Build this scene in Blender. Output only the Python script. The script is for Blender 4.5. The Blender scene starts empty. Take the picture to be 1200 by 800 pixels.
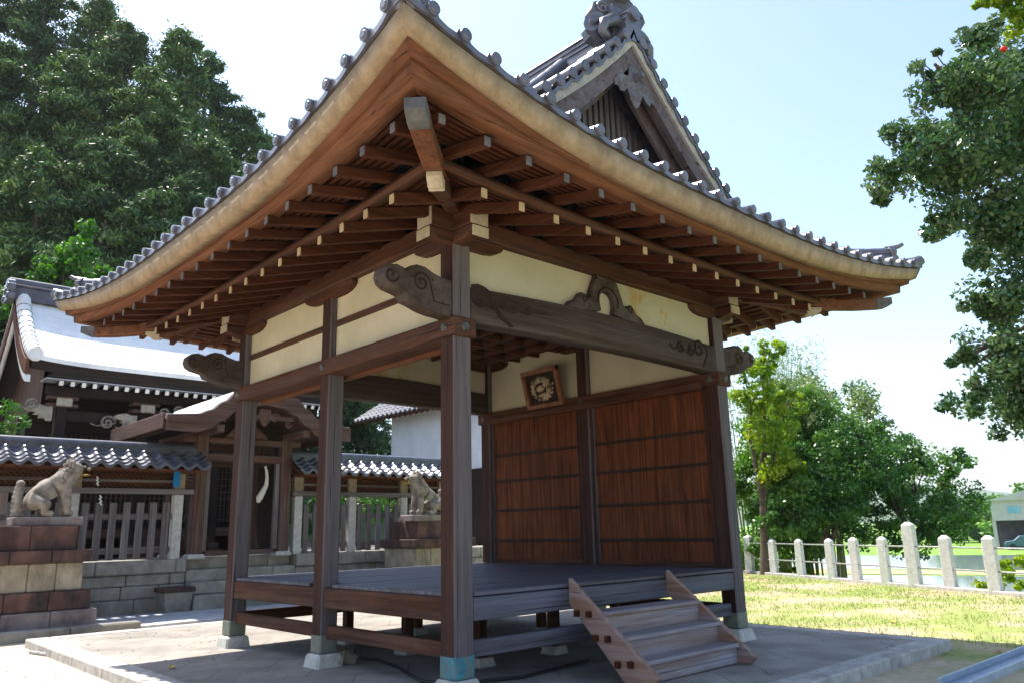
import bpy, bmesh, math, random
import numpy as np
from mathutils import Vector, Matrix
R=math.radians; PI=math.pi
scene=bpy.context.scene; COL=scene.collection
random.seed(7); rng=np.random.default_rng(7)

# ------------------------------------------------------------------ camera
YAW,PITCH,ROLL=0.74713632,0.23476674,-0.02235274
cd=bpy.data.cameras.new('camera'); cam=bpy.data.objects.new('camera',cd); COL.objects.link(cam); scene.camera=cam
d=Vector((math.sin(YAW)*math.cos(PITCH),math.cos(YAW)*math.cos(PITCH),math.sin(PITCH)))
r=Vector((math.cos(YAW),-math.sin(YAW),0)); u=r.cross(d)
r2=r*math.cos(ROLL)+u*math.sin(ROLL); u2=-r*math.sin(ROLL)+u*math.cos(ROLL)
m=Matrix((r2,u2,-d)).transposed().to_4x4(); m.translation=Vector((-4.11886,-5.16621,1.25613)); cam.matrix_world=m
cd.sensor_width=36; cd.lens=36*916.449/1200; cd.clip_end=6000; cd.clip_start=.05
# ------------------------------------------------------------------ world, sun, exposure
SUN=Vector((-.10,.54,1)).normalized()
w=bpy.data.worlds.new('World'); scene.world=w; w.use_nodes=True; nt=w.node_tree; nt.nodes.clear()
sky=nt.nodes.new('ShaderNodeTexSky'); sky.sky_type='NISHITA'; sky.sun_disc=False
sky.sun_elevation=math.asin(SUN.z); sky.sun_rotation=math.atan2(SUN.x,SUN.y)
sky.air_density=1.0; sky.dust_density=1.2; sky.ozone_density=1.0
bg=nt.nodes.new('ShaderNodeBackground'); bg.inputs[1].default_value=.15
wo=nt.nodes.new('ShaderNodeOutputWorld'); nt.links.new(sky.outputs[0],bg.inputs[0]); nt.links.new(bg.outputs[0],wo.inputs[0])
ld=bpy.data.lights.new('sun','SUN'); ld.energy=5.0; ld.angle=R(.53); ld.color=(1,.94,.84)
lo=bpy.data.objects.new('sun',ld); COL.objects.link(lo); lo.rotation_euler=SUN.to_track_quat('Z','Y').to_euler(); lo.location=(0,10,20)
vs=scene.view_settings; vs.view_transform='Standard'; vs.look='None'; vs.gamma=1; vs.use_curve_mapping=False; vs.exposure=1.18

# ------------------------------------------------------------------ materials
def newmat(n):
    m=bpy.data.materials.new(n); m.use_nodes=True; t=m.node_tree; b=t.nodes['Principled BSDF']; return m,t,b
def N(t,k,**kw):
    n=t.nodes.new(k)
    for a,v in kw.items():
        if a.startswith('i_'):
            n.inputs[int(a[2:])].default_value=v
        else: setattr(n,a,v)
    return n
def ramp(t,src,stops):
    c=t.nodes.new('ShaderNodeValToRGB'); t.links.new(src,c.inputs[0])
    while len(c.color_ramp.elements)<len(stops): c.color_ramp.elements.new(.5)
    for e,(p,col) in zip(c.color_ramp.elements,stops):
        e.position=p; e.color=(*col,1) if len(col)==3 else col
    return c.outputs[0]
def mixc(t,f,a,b,mode='MIX'):
    n=t.nodes.new('ShaderNodeMix'); n.data_type='RGBA'; n.blend_type=mode
    for s,v in ((0,f),(6,a),(7,b)):
        if hasattr(v,'links'): t.links.new(v,n.inputs[s])
        elif s==0: n.inputs[0].default_value=v
        else: n.inputs[s].default_value=(*v,1)
    return n.outputs[2]
def coord(t,scale=(1,1,1)):
    tc=t.nodes.new('ShaderNodeTexCoord'); mp=t.nodes.new('ShaderNodeMapping'); mp.inputs['Scale'].default_value=scale
    t.links.new(tc.outputs['Object'],mp.inputs[0]); return mp.outputs[0]
def noise(t,v,scale,detail=4,rough=.55,dist=0):
    n=t.nodes.new('ShaderNodeTexNoise'); n.inputs['Scale'].default_value=scale; n.inputs['Detail'].default_value=detail
    n.inputs['Roughness'].default_value=rough; n.inputs['Distortion'].default_value=dist; t.links.new(v,n.inputs['Vector']); return n.outputs[0]
def bump(t,b,h,strength=.3,dist=.01):
    n=t.nodes.new('ShaderNodeBump'); n.inputs['Strength'].default_value=strength; n.inputs['Distance'].default_value=dist
    t.links.new(h,n.inputs['Height']); t.links.new(n.outputs[0],b.inputs['Normal'])
def mul(t,a,k):
    n=t.nodes.new('ShaderNodeMath'); n.operation='MULTIPLY'; t.links.new(a,n.inputs[0])
    if hasattr(k,'links'): t.links.new(k,n.inputs[1])
    else: n.inputs[1].default_value=k
    return n.outputs[0]
_w={}
def wood(name,axis,dark,light,grey=None,greyamt=.0,rough=.7,skylit_wear=False,spec=.15):
    kk=.84; dark=tuple(x*kk for x in dark); light=tuple(x*kk for x in light); grey=tuple(x*.92 for x in grey) if grey else None
    """timber with grain running along axis; grey = weathered film in patches (and, if south, -y faces greyer: wear plus cool skylight put into the colour)"""
    key=name+axis
    if key in _w: return _w[key]
    m,t,b=newmat('wood_'+name+'_'+axis)
    sc={'x':(1.0,24,24),'y':(22,1.2,22),'z':(22,22,1.2),'d':(9,9,9)}[axis]
    g=noise(t,coord(t,sc),1.0,8,.62,.6)
    c=ramp(t,g,[(.30,dark),(.52,tuple((a+b_)/2 for a,b_ in zip(dark,light))),(.72,light)])
    p=noise(t,coord(t,(1,1,1)),2.3,5,.6)
    c=mixc(t,ramp(t,p,[(.3,(0,0,0)),(.75,(.55,.55,.55))]),c,tuple(x*.62 for x in dark),'MIX')
    if grey:
        gcol=ramp(t,g,[(.3,tuple(x*.7 for x in grey)),(.7,tuple(min(1,x*1.25) for x in grey))])
        f=ramp(t,noise(t,coord(t,tuple(s*.25 for s in sc)),1.7,6,.65),[(.35,(0,0,0)),(.65,(1,1,1))])
        if skylit_wear:  # greys -y faces by normal: part weathering, part sky light painted in
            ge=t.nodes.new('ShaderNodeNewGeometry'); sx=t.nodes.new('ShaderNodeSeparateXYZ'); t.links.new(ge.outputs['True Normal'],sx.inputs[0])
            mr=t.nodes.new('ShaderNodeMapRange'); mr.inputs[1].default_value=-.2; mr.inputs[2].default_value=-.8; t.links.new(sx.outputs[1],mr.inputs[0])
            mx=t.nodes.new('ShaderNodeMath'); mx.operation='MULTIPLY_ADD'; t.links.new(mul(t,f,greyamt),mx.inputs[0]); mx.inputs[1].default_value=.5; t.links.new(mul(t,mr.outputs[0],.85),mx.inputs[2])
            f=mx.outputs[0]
        else: f=mul(t,f,greyamt)
        c=mixc(t,f,c,gcol)
    cr=noise(t,coord(t,tuple(q*(2.2 if q>5 else .55) for q in sc)),1.0,3,.5,.3)
    c=mixc(t,1.,c,ramp(t,cr,[(.30,(.30,.28,.27)),(.37,(1,1,1))]),'MULTIPLY')
    t.links.new(c,b.inputs['Base Color']); b.inputs['Roughness'].default_value=rough; b.inputs['Specular IOR Level'].default_value=spec
    bump(t,b,g,.6,.008); _w[key]=m; return m
GREY=(.23,.22,.235)
def W_beam(a): return wood('beam',a,(.036,.012,.006),(.145,.052,.022),(.15,.13,.125),.18)
def W_eave(a): return wood('eave',a,(.095,.032,.015),(.25,.095,.044),(.20,.13,.09),.3)
def W_raft(a): return wood('rafter',a,(.040,.012,.006),(.125,.042,.019))
def W_post(a): return wood('post',a,(.024,.009,.006),(.085,.032,.019),(.125,.112,.118),.22,skylit_wear=True)  # grey front against dark brown sides: light contrast partly put into the colour
def W_front(a): return wood('front',a,(.035,.022,.016),(.085,.055,.040),(.095,.083,.078),.7)
def W_deck(a): return wood('deck',a,(.06,.052,.056),(.14,.125,.135),(.125,.135,.185),.9,rough=.5)
def W_panel(a): return wood('panel',a,(.045,.012,.005),(.26,.078,.024),(.10,.05,.035),.2)
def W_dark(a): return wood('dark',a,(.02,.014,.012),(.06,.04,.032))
def W_pale(a): return plain('fascia_board',(.22,.165,.105),(.32,.25,.17),7,.75,.45,.15,patch=((.15,.105,.07),5.5,.50,.80))
def W_grey(a): return wood('grey',a,(.09,.085,.10),(.20,.185,.22),(.17,.17,.21),.8)
def W_fence(a): return wood('fence',a,(.11,.085,.08),(.24,.20,.18),(.24,.225,.225),.7)
def W_shrine(a): return wood('shrine',a,(.06,.028,.02),(.20,.09,.06),(.17,.14,.13),.5)
def W_shrineg(a): return wood('bargegrey',a,(.075,.055,.055),(.17,.135,.14),(.15,.14,.17),.7)
def W_red(a): return wood('redboard',a,(.08,.03,.018),(.22,.085,.04))
_p={}
def plain(name,c1,c2,scale=6,rough=.8,bumpk=.2,spec=.3,metal=0,stops=(.35,.65),patch=None):
    if name in _p: return _p[name]
    m,t,b=newmat(name); v=coord(t); n=noise(t,v,scale,8,.62)
    c=ramp(t,n,[(stops[0],c1),(stops[1],c2)])
    if patch:
        pc,ps,lo_,hi_=patch
        f=ramp(t,noise(t,coord(t,(1,1,.45)),ps,7,.68),[(lo_,(0,0,0)),(hi_,(1,1,1))]); c=mixc(t,f,c,pc)
    t.links.new(c,b.inputs['Base Color']); b.inputs['Roughness'].default_value=rough; b.inputs['Specular IOR Level'].default_value=spec; b.inputs['Metallic'].default_value=metal
    if bumpk: bump(t,b,noise(t,v,scale*5,6,.6),bumpk,.01)
    _p[name]=m; return m
def M_tile():
    if 'roof_tile' in _p: return _p['roof_tile']
    m=plain('roof_tile',(.045,.047,.066),(.105,.11,.145),5,.38,.08,.5,patch=((.06,.06,.065),3,.55,.75)); b=m.node_tree.nodes['Principled BSDF']
    b.inputs['Coat Weight'].default_value=.45; b.inputs['Coat Roughness'].default_value=.25; return m
def M_plaster2(): return plain('plain_cream_plaster',(.42,.385,.27),(.50,.46,.34),1.6,.85,.06,.2)
def M_plaster(): return plain('cream_plaster',(.37,.345,.245),(.44,.415,.31),1.6,.85,.06,.2,patch=((.38,.25,.08),1.1,.60,.64))
def M_stone(): return plain('granite',(.30,.28,.26),(.48,.46,.42),9,.85,.35,.3,patch=((.14,.13,.11),2.2,.55,.8))
def M_pale_stone(): return plain('pale_granite',(.38,.36,.32),(.56,.54,.49),14,.85,.3,.3,patch=((.30,.28,.24),3,.6,.85))
def M_red_stone(): return plain('red_sandstone',(.075,.040,.035),(.18,.098,.08),3,.9,.7,.2,patch=((.03,.026,.024),2.1,.42,.66))
def M_tan_stone(): return plain('tan_stone',(.25,.21,.15),(.40,.345,.265),3,.9,.5,.2,patch=((.09,.08,.07),2.6,.5,.72))
def M_lion(): return plain('lion_stone',(.15,.125,.10),(.33,.29,.25),9,.9,.6,.2,patch=((.36,.24,.05),3.2,.63,.72))
def M_white(): return plain('white_paint',(.30,.26,.19),(.46,.41,.32),8,.7,.1)
def M_iron(): return plain('dark_iron',(.03,.035,.035),(.07,.075,.07),10,.5,.2,.5)
def M_copper():
    if 'copper_sheet' in _p: return _p['copper_sheet']
    m=plain('copper_sheet',(.70,.70,.70),(.80,.80,.80),1.5,.5,.05,.4,patch=((.60,.60,.61),2,.5,.8)); t=m.node_tree; b=t.nodes['Principled BSDF']; src=b.inputs['Base Color'].links[0].from_socket
    br=t.nodes.new('ShaderNodeTexBrick'); t.links.new(coord(t,(1,1,1)),br.inputs[0]); br.inputs['Scale'].default_value=1; br.inputs['Mortar Size'].default_value=.008; br.inputs['Brick Width'].default_value=.62; br.inputs['Row Height'].default_value=.17
    br.inputs['Color1'].default_value=(1,1,1,1); br.inputs['Color2'].default_value=(.95,.95,.95,1); br.inputs['Mortar'].default_value=(.88,.88,.88,1)
    t.links.new(mixc(t,1.,src,br.outputs[0],'MULTIPLY'),b.inputs['Base Color']); return m

# ------------------------------------------------------------------ mesh builder
ORG={}   # world origin of objects
class MB:
    def __init__(s): s.v=[]; s.f=[]; s.sm=[]
    def add(s,vs,fs,smooth=False):
        o=len(s.v); s.v+= [tuple(map(float,p)) for p in vs]; s.f+=[tuple(o+i for i in f) for f in fs]; s.sm+=[smooth]*len(fs); return s
    def box(s,x0,x1,y0,y1,z0,z1):
        return s.add([(x0,y0,z0),(x1,y0,z0),(x1,y1,z0),(x0,y1,z0),(x0,y0,z1),(x1,y0,z1),(x1,y1,z1),(x0,y1,z1)],
                     [(0,3,2,1),(4,5,6,7),(0,1,5,4),(1,2,6,5),(2,3,7,6),(3,0,4,7)])
    def bar(s,a,b,wd,ht,up=(0,0,1)):
        a=Vector(a);b=Vector(b);f=(b-a).normalized();upv=Vector(up);sd=f.cross(upv).normalized();up2=sd.cross(f)
        vs=[p+sd*i*wd/2+up2*j*ht/2 for p in (a,b) for i,j in ((-1,-1),(1,-1),(1,1),(-1,1))]
        return s.add(vs,[(0,1,2,3)[::-1],(4,5,6,7),(0,1,5,4),(1,2,6,5),(2,3,7,6),(3,0,4,7)][:] )
    def frustum(s,cx,cy,z0,z1,a0,a1,b0=None,b1=None):
        b0=b0 or a0; b1=b1 or a1
        vs=[(cx+i*a0,cy+j*b0,z0) for i,j in ((-1,-1),(1,-1),(1,1),(-1,1))]+[(cx+i*a1,cy+j*b1,z1) for i,j in ((-1,-1),(1,-1),(1,1),(-1,1))]
        return s.add(vs,[(0,3,2,1),(4,5,6,7),(0,1,5,4),(1,2,6,5),(2,3,7,6),(3,0,4,7)])
    def cyl(s,a,b,r0,r1=None,n=10,smooth=True):
        r1=r0 if r1 is None else r1
        a=Vector(a);b=Vector(b);f=(b-a).normalized();q=Vector((0,0,1)) if abs(f.z)<.9 else Vector((1,0,0));sd=f.cross(q).normalized();u_=sd.cross(f)
        vs=[];
        for p,rr in ((a,r0),(b,r1)):
            for i in range(n):
                an=2*PI*i/n; vs.append(p+(sd*math.cos(an)+u_*math.sin(an))*rr)
        fs=[(i,(i+1)%n,n+(i+1)%n,n+i) for i in range(n)]
        s.add(vs,fs,smooth); s.add(vs[:n],[tuple(range(n))[::-1]]); s.add(vs[n:],[tuple(range(n))]); return s
    def tube(s,pts,rad,n=6,closed=False):
        pts=[Vector(p) for p in pts]; rs=rad if isinstance(rad,(list,tuple)) else [rad]*len(pts); vs=[]; prev=None
        for i,p in enumerate(pts):
            f=(pts[min(i+1,len(pts)-1)]-pts[max(i-1,0)]).normalized()
            if prev is None: q=Vector((0,0,1)) if abs(f.z)<.9 else Vector((1,0,0)); sd=f.cross(q).normalized()
            else: sd=(prev-f*prev.dot(f)).normalized()
            prev=sd; u_=sd.cross(f)
            for k in range(n):
                an=2*PI*k/n; vs.append(p+(sd*math.cos(an)+u_*math.sin(an))*rs[i])
        fs=[(i*n+k,i*n+(k+1)%n,(i+1)*n+(k+1)%n,(i+1)*n+k) for i in range(len(pts)-1) for k in range(n)]
        s.add(vs,fs,True); s.add(vs[:n],[tuple(range(n))]); s.add(vs[-n:],[tuple(range(n))[::-1]]); return s
    def prism(s,poly,ax,a,b):
        """extrude 2D polygon along axis ax ('x': poly=(y,z); 'y': (x,z); 'z': (x,y)) - triangulated caps"""
        mk={'x':lambda p,c:(c,p[0],p[1]),'y':lambda p,c:(p[0],c,p[1]),'z':lambda p,c:(p[0],p[1],c)}[ax]
        n=len(poly); vs=[mk(p,a) for p in poly]+[mk(p,b) for p in poly]
        s.add(vs,[(i,(i+1)%n,n+(i+1)%n,n+i) for i in range(n)]+[tuple(range(n))[::-1],tuple(range(n,2*n))]); return s
    def grid(s,P,smooth=True,flip=False):
        P=np.asarray(P); a,b=P.shape[:2]; o=len(s.v); s.v+=[tuple(map(float,p)) for p in P.reshape(-1,3)]
        for i in range(a-1):
            for j in range(b-1):
                q=(o+i*b+j,o+(i+1)*b+j,o+(i+1)*b+j+1,o+i*b+j+1); s.f.append(q[::-1] if flip else q); s.sm.append(smooth)
        return s
    def ball(s,c,rx,ry,rz,n=10,mtx=None):
        c=Vector(c); P=[]
        for i in range(n+1):
            th=PI*i/n; row=[]
            for j in range(2*n+1):
                ph=2*PI*j/(2*n); q=Vector((rx*math.sin(th)*math.cos(ph),ry*math.sin(th)*math.sin(ph),rz*math.cos(th)))
                if mtx: q=mtx@q
                row.append(c+q)
            P.append(row)
        return s.grid(P)
    def build(s,name,mat,parent=None,base=None,bev=0,label=None,merge=False,bseg=1):
        o_=Vector(ORG[parent.name]) if parent else Vector(base or (0,0,0))
        me=bpy.data.meshes.new(name); me.from_pydata([(x-o_.x,y-o_.y,z-o_.z) for x,y,z in s.v],[],s.f)
        me.polygons.foreach_set('use_smooth',s.sm)
        bm=bmesh.new(); bm.from_mesh(me)
        if merge: bmesh.ops.remove_doubles(bm,verts=bm.verts,dist=1e-4)
        bmesh.ops.recalc_face_normals(bm,faces=bm.faces); bm.to_mesh(me); bm.free()
        me.materials.append(mat); ob=bpy.data.objects.new(name,me); COL.objects.link(ob)
        if parent: ob.parent=parent
        else: ob.location=o_
        ORG[ob.name]=tuple(o_)
        if bev:
            md=ob.modifiers.new('bevel','BEVEL'); md.width=bev; md.segments=bseg; md.limit_method='ANGLE'; md.angle_limit=R(40)
        if label: ob['label']=label
        return ob
def thing(name,label,cat,loc,group=None):
    o=bpy.data.objects.new(name,None); COL.objects.link(o); o.location=loc; o.empty_display_size=.2
    o['label']=label; o['category']=cat
    if group: o['group']=group
    ORG[o.name]=tuple(loc); return o
def tag(o,label=None,cat=None,group=None,kind=None):
    if label:o['label']=label
    if cat:o['category']=cat
    if group:o['group']=group
    if kind:o['kind']=kind
    return o

# ================================================================== SETTING
# ground sheet (terrace drops to the fields beyond the stone posts)
def fence_line(x,y):   # signed distance beyond post line (12.5,-.1)-(16.3,7.2)
    dx,dy=3.8,7.3; L=math.hypot(dx,dy); return ((x-12.5)*dy-(y+.1)*dx)/L
def gz(x,y):
    e=fence_line(x,y)-.5
    z=-.10
    if e>0: z=-.10-min(1.9,e*.28)
    return z
xs=np.concatenate([np.linspace(-1500,-40,12),np.linspace(-30,10,41),np.linspace(10.5,30,40),np.linspace(34,120,30),np.linspace(140,3500,14)])
ys=np.concatenate([np.linspace(-1500,-40,12),np.linspace(-30,40,71),np.linspace(44,120,20),np.linspace(140,3500,14)])
P=[[(x,y,gz(x,y)) for y in ys] for x in xs]
mg,t,b=newmat('ground_earth'); v=coord(t)
n1=noise(t,v,.35,6,.6); n2=noise(t,v,9,6,.7); n3=noise(t,v,.75,7,.66)
soil=ramp(t,n2,[(.3,(.33,.24,.15)),(.7,(.50,.39,.26))]); grs=ramp(t,n2,[(.3,(.11,.18,.02)),(.7,(.25,.31,.05))])
cb=mixc(t,ramp(t,n3,[(.42,(0,0,0)),(.56,(.85,.85,.85))]),soil,grs)
sx=t.nodes.new('ShaderNodeSeparateXYZ'); t.links.new(v,sx.inputs[0])
mr=t.nodes.new('ShaderNodeMapRange'); mr.inputs[1].default_value=-.25; mr.inputs[2].default_value=-.6; t.links.new(sx.outputs[2],mr.inputs[0])
cb=mixc(t,mr.outputs[0],cb,ramp(t,n1,[(.3,(.08,.20,.015)),(.7,(.20,.34,.04))]))
mr2=t.nodes.new('ShaderNodeMapRange'); mr2.inputs[1].default_value=5.; mr2.inputs[2].default_value=3.; t.links.new(sx.outputs[0],mr2.inputs[0])
cb=mixc(t,mr2.outputs[0],cb,ramp(t,n2,[(.3,(.40,.32,.22)),(.7,(.56,.47,.34))]))
t.links.new(cb,b.inputs['Base Color']); b.inputs['Roughness'].default_value=.95; bump(t,b,n2,.6,.03)
tag(MB().grid(P).build('ground',mg),kind='structure')

# concrete paved platform round the pavilion
mp,t,b=newmat('platform_concrete'); v=coord(t); n=noise(t,v,3,8,.65)
c=ramp(t,n,[(.3,(.24,.215,.19)),(.7,(.36,.33,.29))])
br=t.nodes.new('ShaderNodeTexBrick'); mpn=t.nodes.new('ShaderNodeMapping'); mpn.inputs['Rotation'].default_value=(0,0,R(38)); t.links.new(v,mpn.inputs[0]); t.links.new(mpn.outputs[0],br.inputs[0])
br.inputs['Scale'].default_value=1.0; br.inputs['Mortar Size'].default_value=.006; br.inputs['Brick Width'].default_value=.9; br.inputs['Row Height'].default_value=.55
br.inputs['Color1'].default_value=(1,1,1,1); br.inputs['Color2'].default_value=(.9,.9,.9,1); br.inputs['Mortar'].default_value=(.45,.42,.40,1)
c=mixc(t,1.,c,br.outputs[0],'MULTIPLY')
c=mixc(t,ramp(t,noise(t,v,1.1,6,.6),[(.42,(0,0,0)),(.7,(.75,.75,.75))]),c,(.11,.095,.08))
t.links.new(c,b.inputs['Base Color']); b.inputs['Roughness'].default_value=.85; bump(t,b,n,.35,.015)
pf=MB(); pf.box(-1.25,5.08,-1.53,6.75,-.30,0); tag(pf.build('pavement',mp,bev=.01),kind='structure')
kb=MB()
def kerb_run(a,b,n,wd=.27):
    a=Vector(a);b=Vector(b);sd=(b-a).normalized(); L=(b-a).length/n
    for i in range(n):
        p=a+sd*(i*L+.004); q=a+sd*((i+1)*L-.004); pr=Vector((-sd.y,sd.x,0))*wd
        vs=[p,q,q+pr,p+pr]; dz=random.uniform(-.004,.004)
        kb.add([(k.x,k.y,-.30) for k in vs]+[(k.x,k.y,.006+dz) for k in vs],[(0,3,2,1),(4,5,6,7),(0,1,5,4),(1,2,6,5),(2,3,7,6),(3,0,4,7)])
kerb_run((-1.252,-1.78,0),(-1.252,7.05,0),8)
kerb_run((-1.25,-1.782,0),(5.33,-1.782,0),6,.25); kerb_run((5.33,-1.53,0),(5.33,7.05,0),8,.248); kerb_run((5.08,6.752,0),(-1.25,6.752,0),6,-.27)
tag(kb.build('kerb',M_stone(),bev=.012),kind='structure')
# worn paving strip and path before the shrine steps
st=MB()
for i in range(14):
    for j,(ya,yb) in enumerate(((7.75,8.5),(8.5,9.2),(9.2,9.72))):
        x0=-4+i*.9+(.3 if j%2 else 0); st.box(x0+.006,x0+.894,ya+.006,yb-.006,-.2,-.035+random.uniform(-.006,.006))
tag(st.build('path',plain('path_slabs',(.36,.37,.40),(.52,.52,.54),7,.75,.3),bev=.008),kind='structure')
# fields, water-filled paddies, road, far hills
mw,t,b=newmat('paddy_water'); b.inputs['Base Color'].default_value=(.18,.22,.24,1); b.inputs['Roughness'].default_value=.08; b.inputs['Specular IOR Level'].default_value=.8
def quad(name,pts,z,mat):
    return tag(MB().add([(x,y,z) for x,y in pts],[(0,1,2,3)]).build(name,mat),kind='structure')
def strip_poly(u0,u1,v0,v1):  # u: distance away along view-right diagonal, v lateral
    e1=Vector((.95,.31)); e2=Vector((-.31,.95)); o=Vector((0,0))
    return [tuple(o+e1*u_+e2*v_) for u_,v_ in ((u0,v0),(u1,v0),(u1,v1),(u0,v1))]
quad('water',strip_poly(36,49,-14,12),-1.985,mw); quad('water',strip_poly(56,80,-25,40),-1.985,mw)
quad('road',strip_poly(31,34.5,-40,60),-1.98,plain('road_concrete',(.35,.33,.30),(.45,.43,.40),3,.9,.1))
quad('field',strip_poly(50,55,-30,40),-1.97,plain('dry_field',(.30,.26,.12),(.42,.36,.18),1,.95,.3))
def hillmesh(name,dist,h,a0,a1,col1,col2,seed):
    rr=np.random.default_rng(seed); n=90; P=[]
    ph=rr.uniform(0,6,6)
    for i in range(n):
        a=a0+(a1-a0)*i/(n-1); hh=h*(.6+.22*math.sin(a*9+ph[0])+.12*math.sin(a*23+ph[1])+.06*math.sin(a*57+ph[2]))
        row=[]
        for k in range(8):
            q=k/7; dd=dist*(1+.25*q); row.append((dd*math.sin(a),dd*math.cos(a),-3+hh*math.sin(q*PI/2)+ (rr.uniform(-1,1)*h*.02 if 0<k else 0)))
        P.append(row)
    tag(MB().grid(P).build(name,plain(name+'_forest%d'%seed,col1,col2,.03,.95,0)),kind='structure')
hillmesh('hill',1500,95,R(35),R(125),(.05,.09,.03),(.08,.13,.04),3)
hillmesh('hill',2600,190,R(20),R(130),(.05,.09,.03),(.08,.13,.04),5)

# ================================================================== PAVILION
PD=4.17; PW=4.0; CX,CY=PW/2,PD/2; HS=.0975
pav=thing('pavilion','open wooden shrine pavilion with raised stage, plank back wall and upswept grey tiled roof','pavilion',(CX,CY,0))
posts={'near':(0,0),'mid':(0,CY),'far':(0,PD),'right':(PW,0),'back':(PW,PD),'wallmid':(PW,CY)}
plab={'near':'grey-faced corner post with blue-green copper shoe','mid':'brown middle post on the open side'}
M_shoe=plain('copper_shoe',(.10,.13,.10),(.20,.20,.15),7,.6,.2,.4)
M_shoeb=plain('blue_shoe',(.02,.12,.17),(.06,.22,.26),9,.6,.2,.4,patch=((.13,.14,.11),6,.45,.6))
for k,(x,y) in posts.items():
    hs=HS*(.95 if k=='mid' else 1)
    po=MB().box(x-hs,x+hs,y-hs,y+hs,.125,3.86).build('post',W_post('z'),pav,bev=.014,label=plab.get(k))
    e=.004
    MB().box(x-hs-e,x+hs+e,y-hs-e,y+hs+e,.123,.30).build('post_shoe',M_shoeb if k=='near' else M_shoe,po,bev=.012)
    MB().frustum(x,y,-.02,.122,*((.17,.13) if k=='right' else (.15,.128))).build('base_stone',M_pale_stone() if k!='near' else M_stone(),pav,bev=.02)
    if k in('near','right'):
        MB().box(x+.02,x+.042,y-hs-.003,y-hs+.01,.50,.585).build('wedge',M_iron(),po)
# sills, floor joists, low rails
def beam(name,x0,x1,y0,y1,z0,z1,ax,mat=None,bev=.008,label=None): return MB().box(x0,x1,y0,y1,z0,z1).build(name,(mat or W_beam)(ax),pav,bev=bev,label=label)
h=HS
for (ya,yb,nm) in ((h,CY-h,''),(CY+h,PD-h,'')):
    beam('sill_beam',-.075,.05,ya,yb,.545,.735,'y'); beam('low_rail',-.035,.035,ya,yb,.262,.385,'y')
    beam('sill_beam',PW-.05,PW+.075,ya,yb,.545,.735,'y'); beam('low_rail',PW-.035,PW+.035,ya,yb,.262,.385,'y')
beam('sill_beam',h,PW-h,-.085,.04,.545,.728,'x',W_deck,label='weathered grey sill under the front edge of the stage')
beam('low_rail',h,PW-h,-.03,.04,.262,.395,'x',W_deck); beam('sill_beam',h,PW-h,PD-.04,PD+.08,.545,.728,'x'); beam('low_rail',h,PW-h,PD-.03,PD+.03,.262,.385,'x')
for x in (1.0,2.0,3.0):
    beam('floor_joist',x-.05,x+.05,.05,PD-.05,.56,.70,'y')
    for y in (.9,2.1,3.3):
        beam('floor_strut',x-.05,x+.05,y-.05,y+.05,.08,.56,'z'); MB().frustum(x,y,-.01,.08,.11,.09).build('base_stone',M_stone(),pav,bev=.01)
# deck boards
dk=MB(); nb=20
for i in range(nb):
    y0=-.10+i*(PD+.2)/nb; y1=y0+(PD+.2)/nb-.004; dz=random.uniform(-.0025,.0025)
    for (xa,xb) in ((-.06,PW/2+.3*(i%2)-.15),(PW/2+.3*(i%2)-.146,PW+.06)):
        if y0<h and y1>-h: xa_=max(xa,h+.001); xb_=min(xb,PW-h-.001)
        elif y1>PD-h: xa_=max(xa,h+.001); xb_=min(xb,PW-h-.001)
        elif y1>CY-h and y0<CY+h: xa_=max(xa,h+.001); xb_=min(xb,PW-h-.001)
        else: xa_,xb_=xa,xb
        dk.box(xa_,xb_,y0,y1,.738,.772+dz)
dk.build('deck',W_deck('x'),pav,bev=.004,label='worn grey floor boards of the stage')
# head beams (nuki)
zt0,zt1=2.865,3.03
for X in (0,PW):
    s=-1 if X==0 else 1
    beam('head_beam',X-.125,X+.125,-.135,PD+.135,zt0,zt1,'y',label='long head beam tying the three posts on the open side' if X==0 else None)
    xi=X-s*.16
    beam('inner_rail',min(X-s*.13,X-s*.20),max(X-s*.13,X-s*.20),h,PD-h,2.835,2.925,'y',W_eave if X==0 else W_beam)
    for y in (0,CY,PD):
        MB().cyl((X+s*.126,y,2.947),(X+s*.142,y,2.947),.042,.03,6,False).build('nail_cover',M_iron(),pav)
        MB().cyl((X-s*.126,y,2.947),(X-s*.142,y,2.947),.042,.03,6,False).build('nail_cover',M_iron(),pav)
    MB().cyl((X,-.136,2.95),(X,-.155,2.95),.05,.036,6,False).build('nail_cover',M_iron(),pav)
# upper rail in the left wall and plaster
for (ya,yb) in ((h,CY-h),(CY+h,PD-h)):
    beam('wall_rail',-.045,.045,ya,yb,3.375,3.44,'y')
    for z0,z1 in ((zt1,3.373),(3.442,3.86)):
        MB().box(-.022,.022,ya,yb,z0,z1).build('plaster_panel',M_plaster2(),pav)
    MB().box(PW-.022,PW+.022,ya,yb,zt1,3.86).build('plaster_panel',M_plaster(),pav)
MB().box(h,PW-h,-.02,.02,3.30,3.86).build('plaster_panel',M_plaster(),pav,label='pale plaster strip with ochre patches above the carved front beam')
MB().box(h,PW-h,PD-.02,PD+.02,3.30,3.86).build('plaster_panel',M_plaster(),pav)
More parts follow.
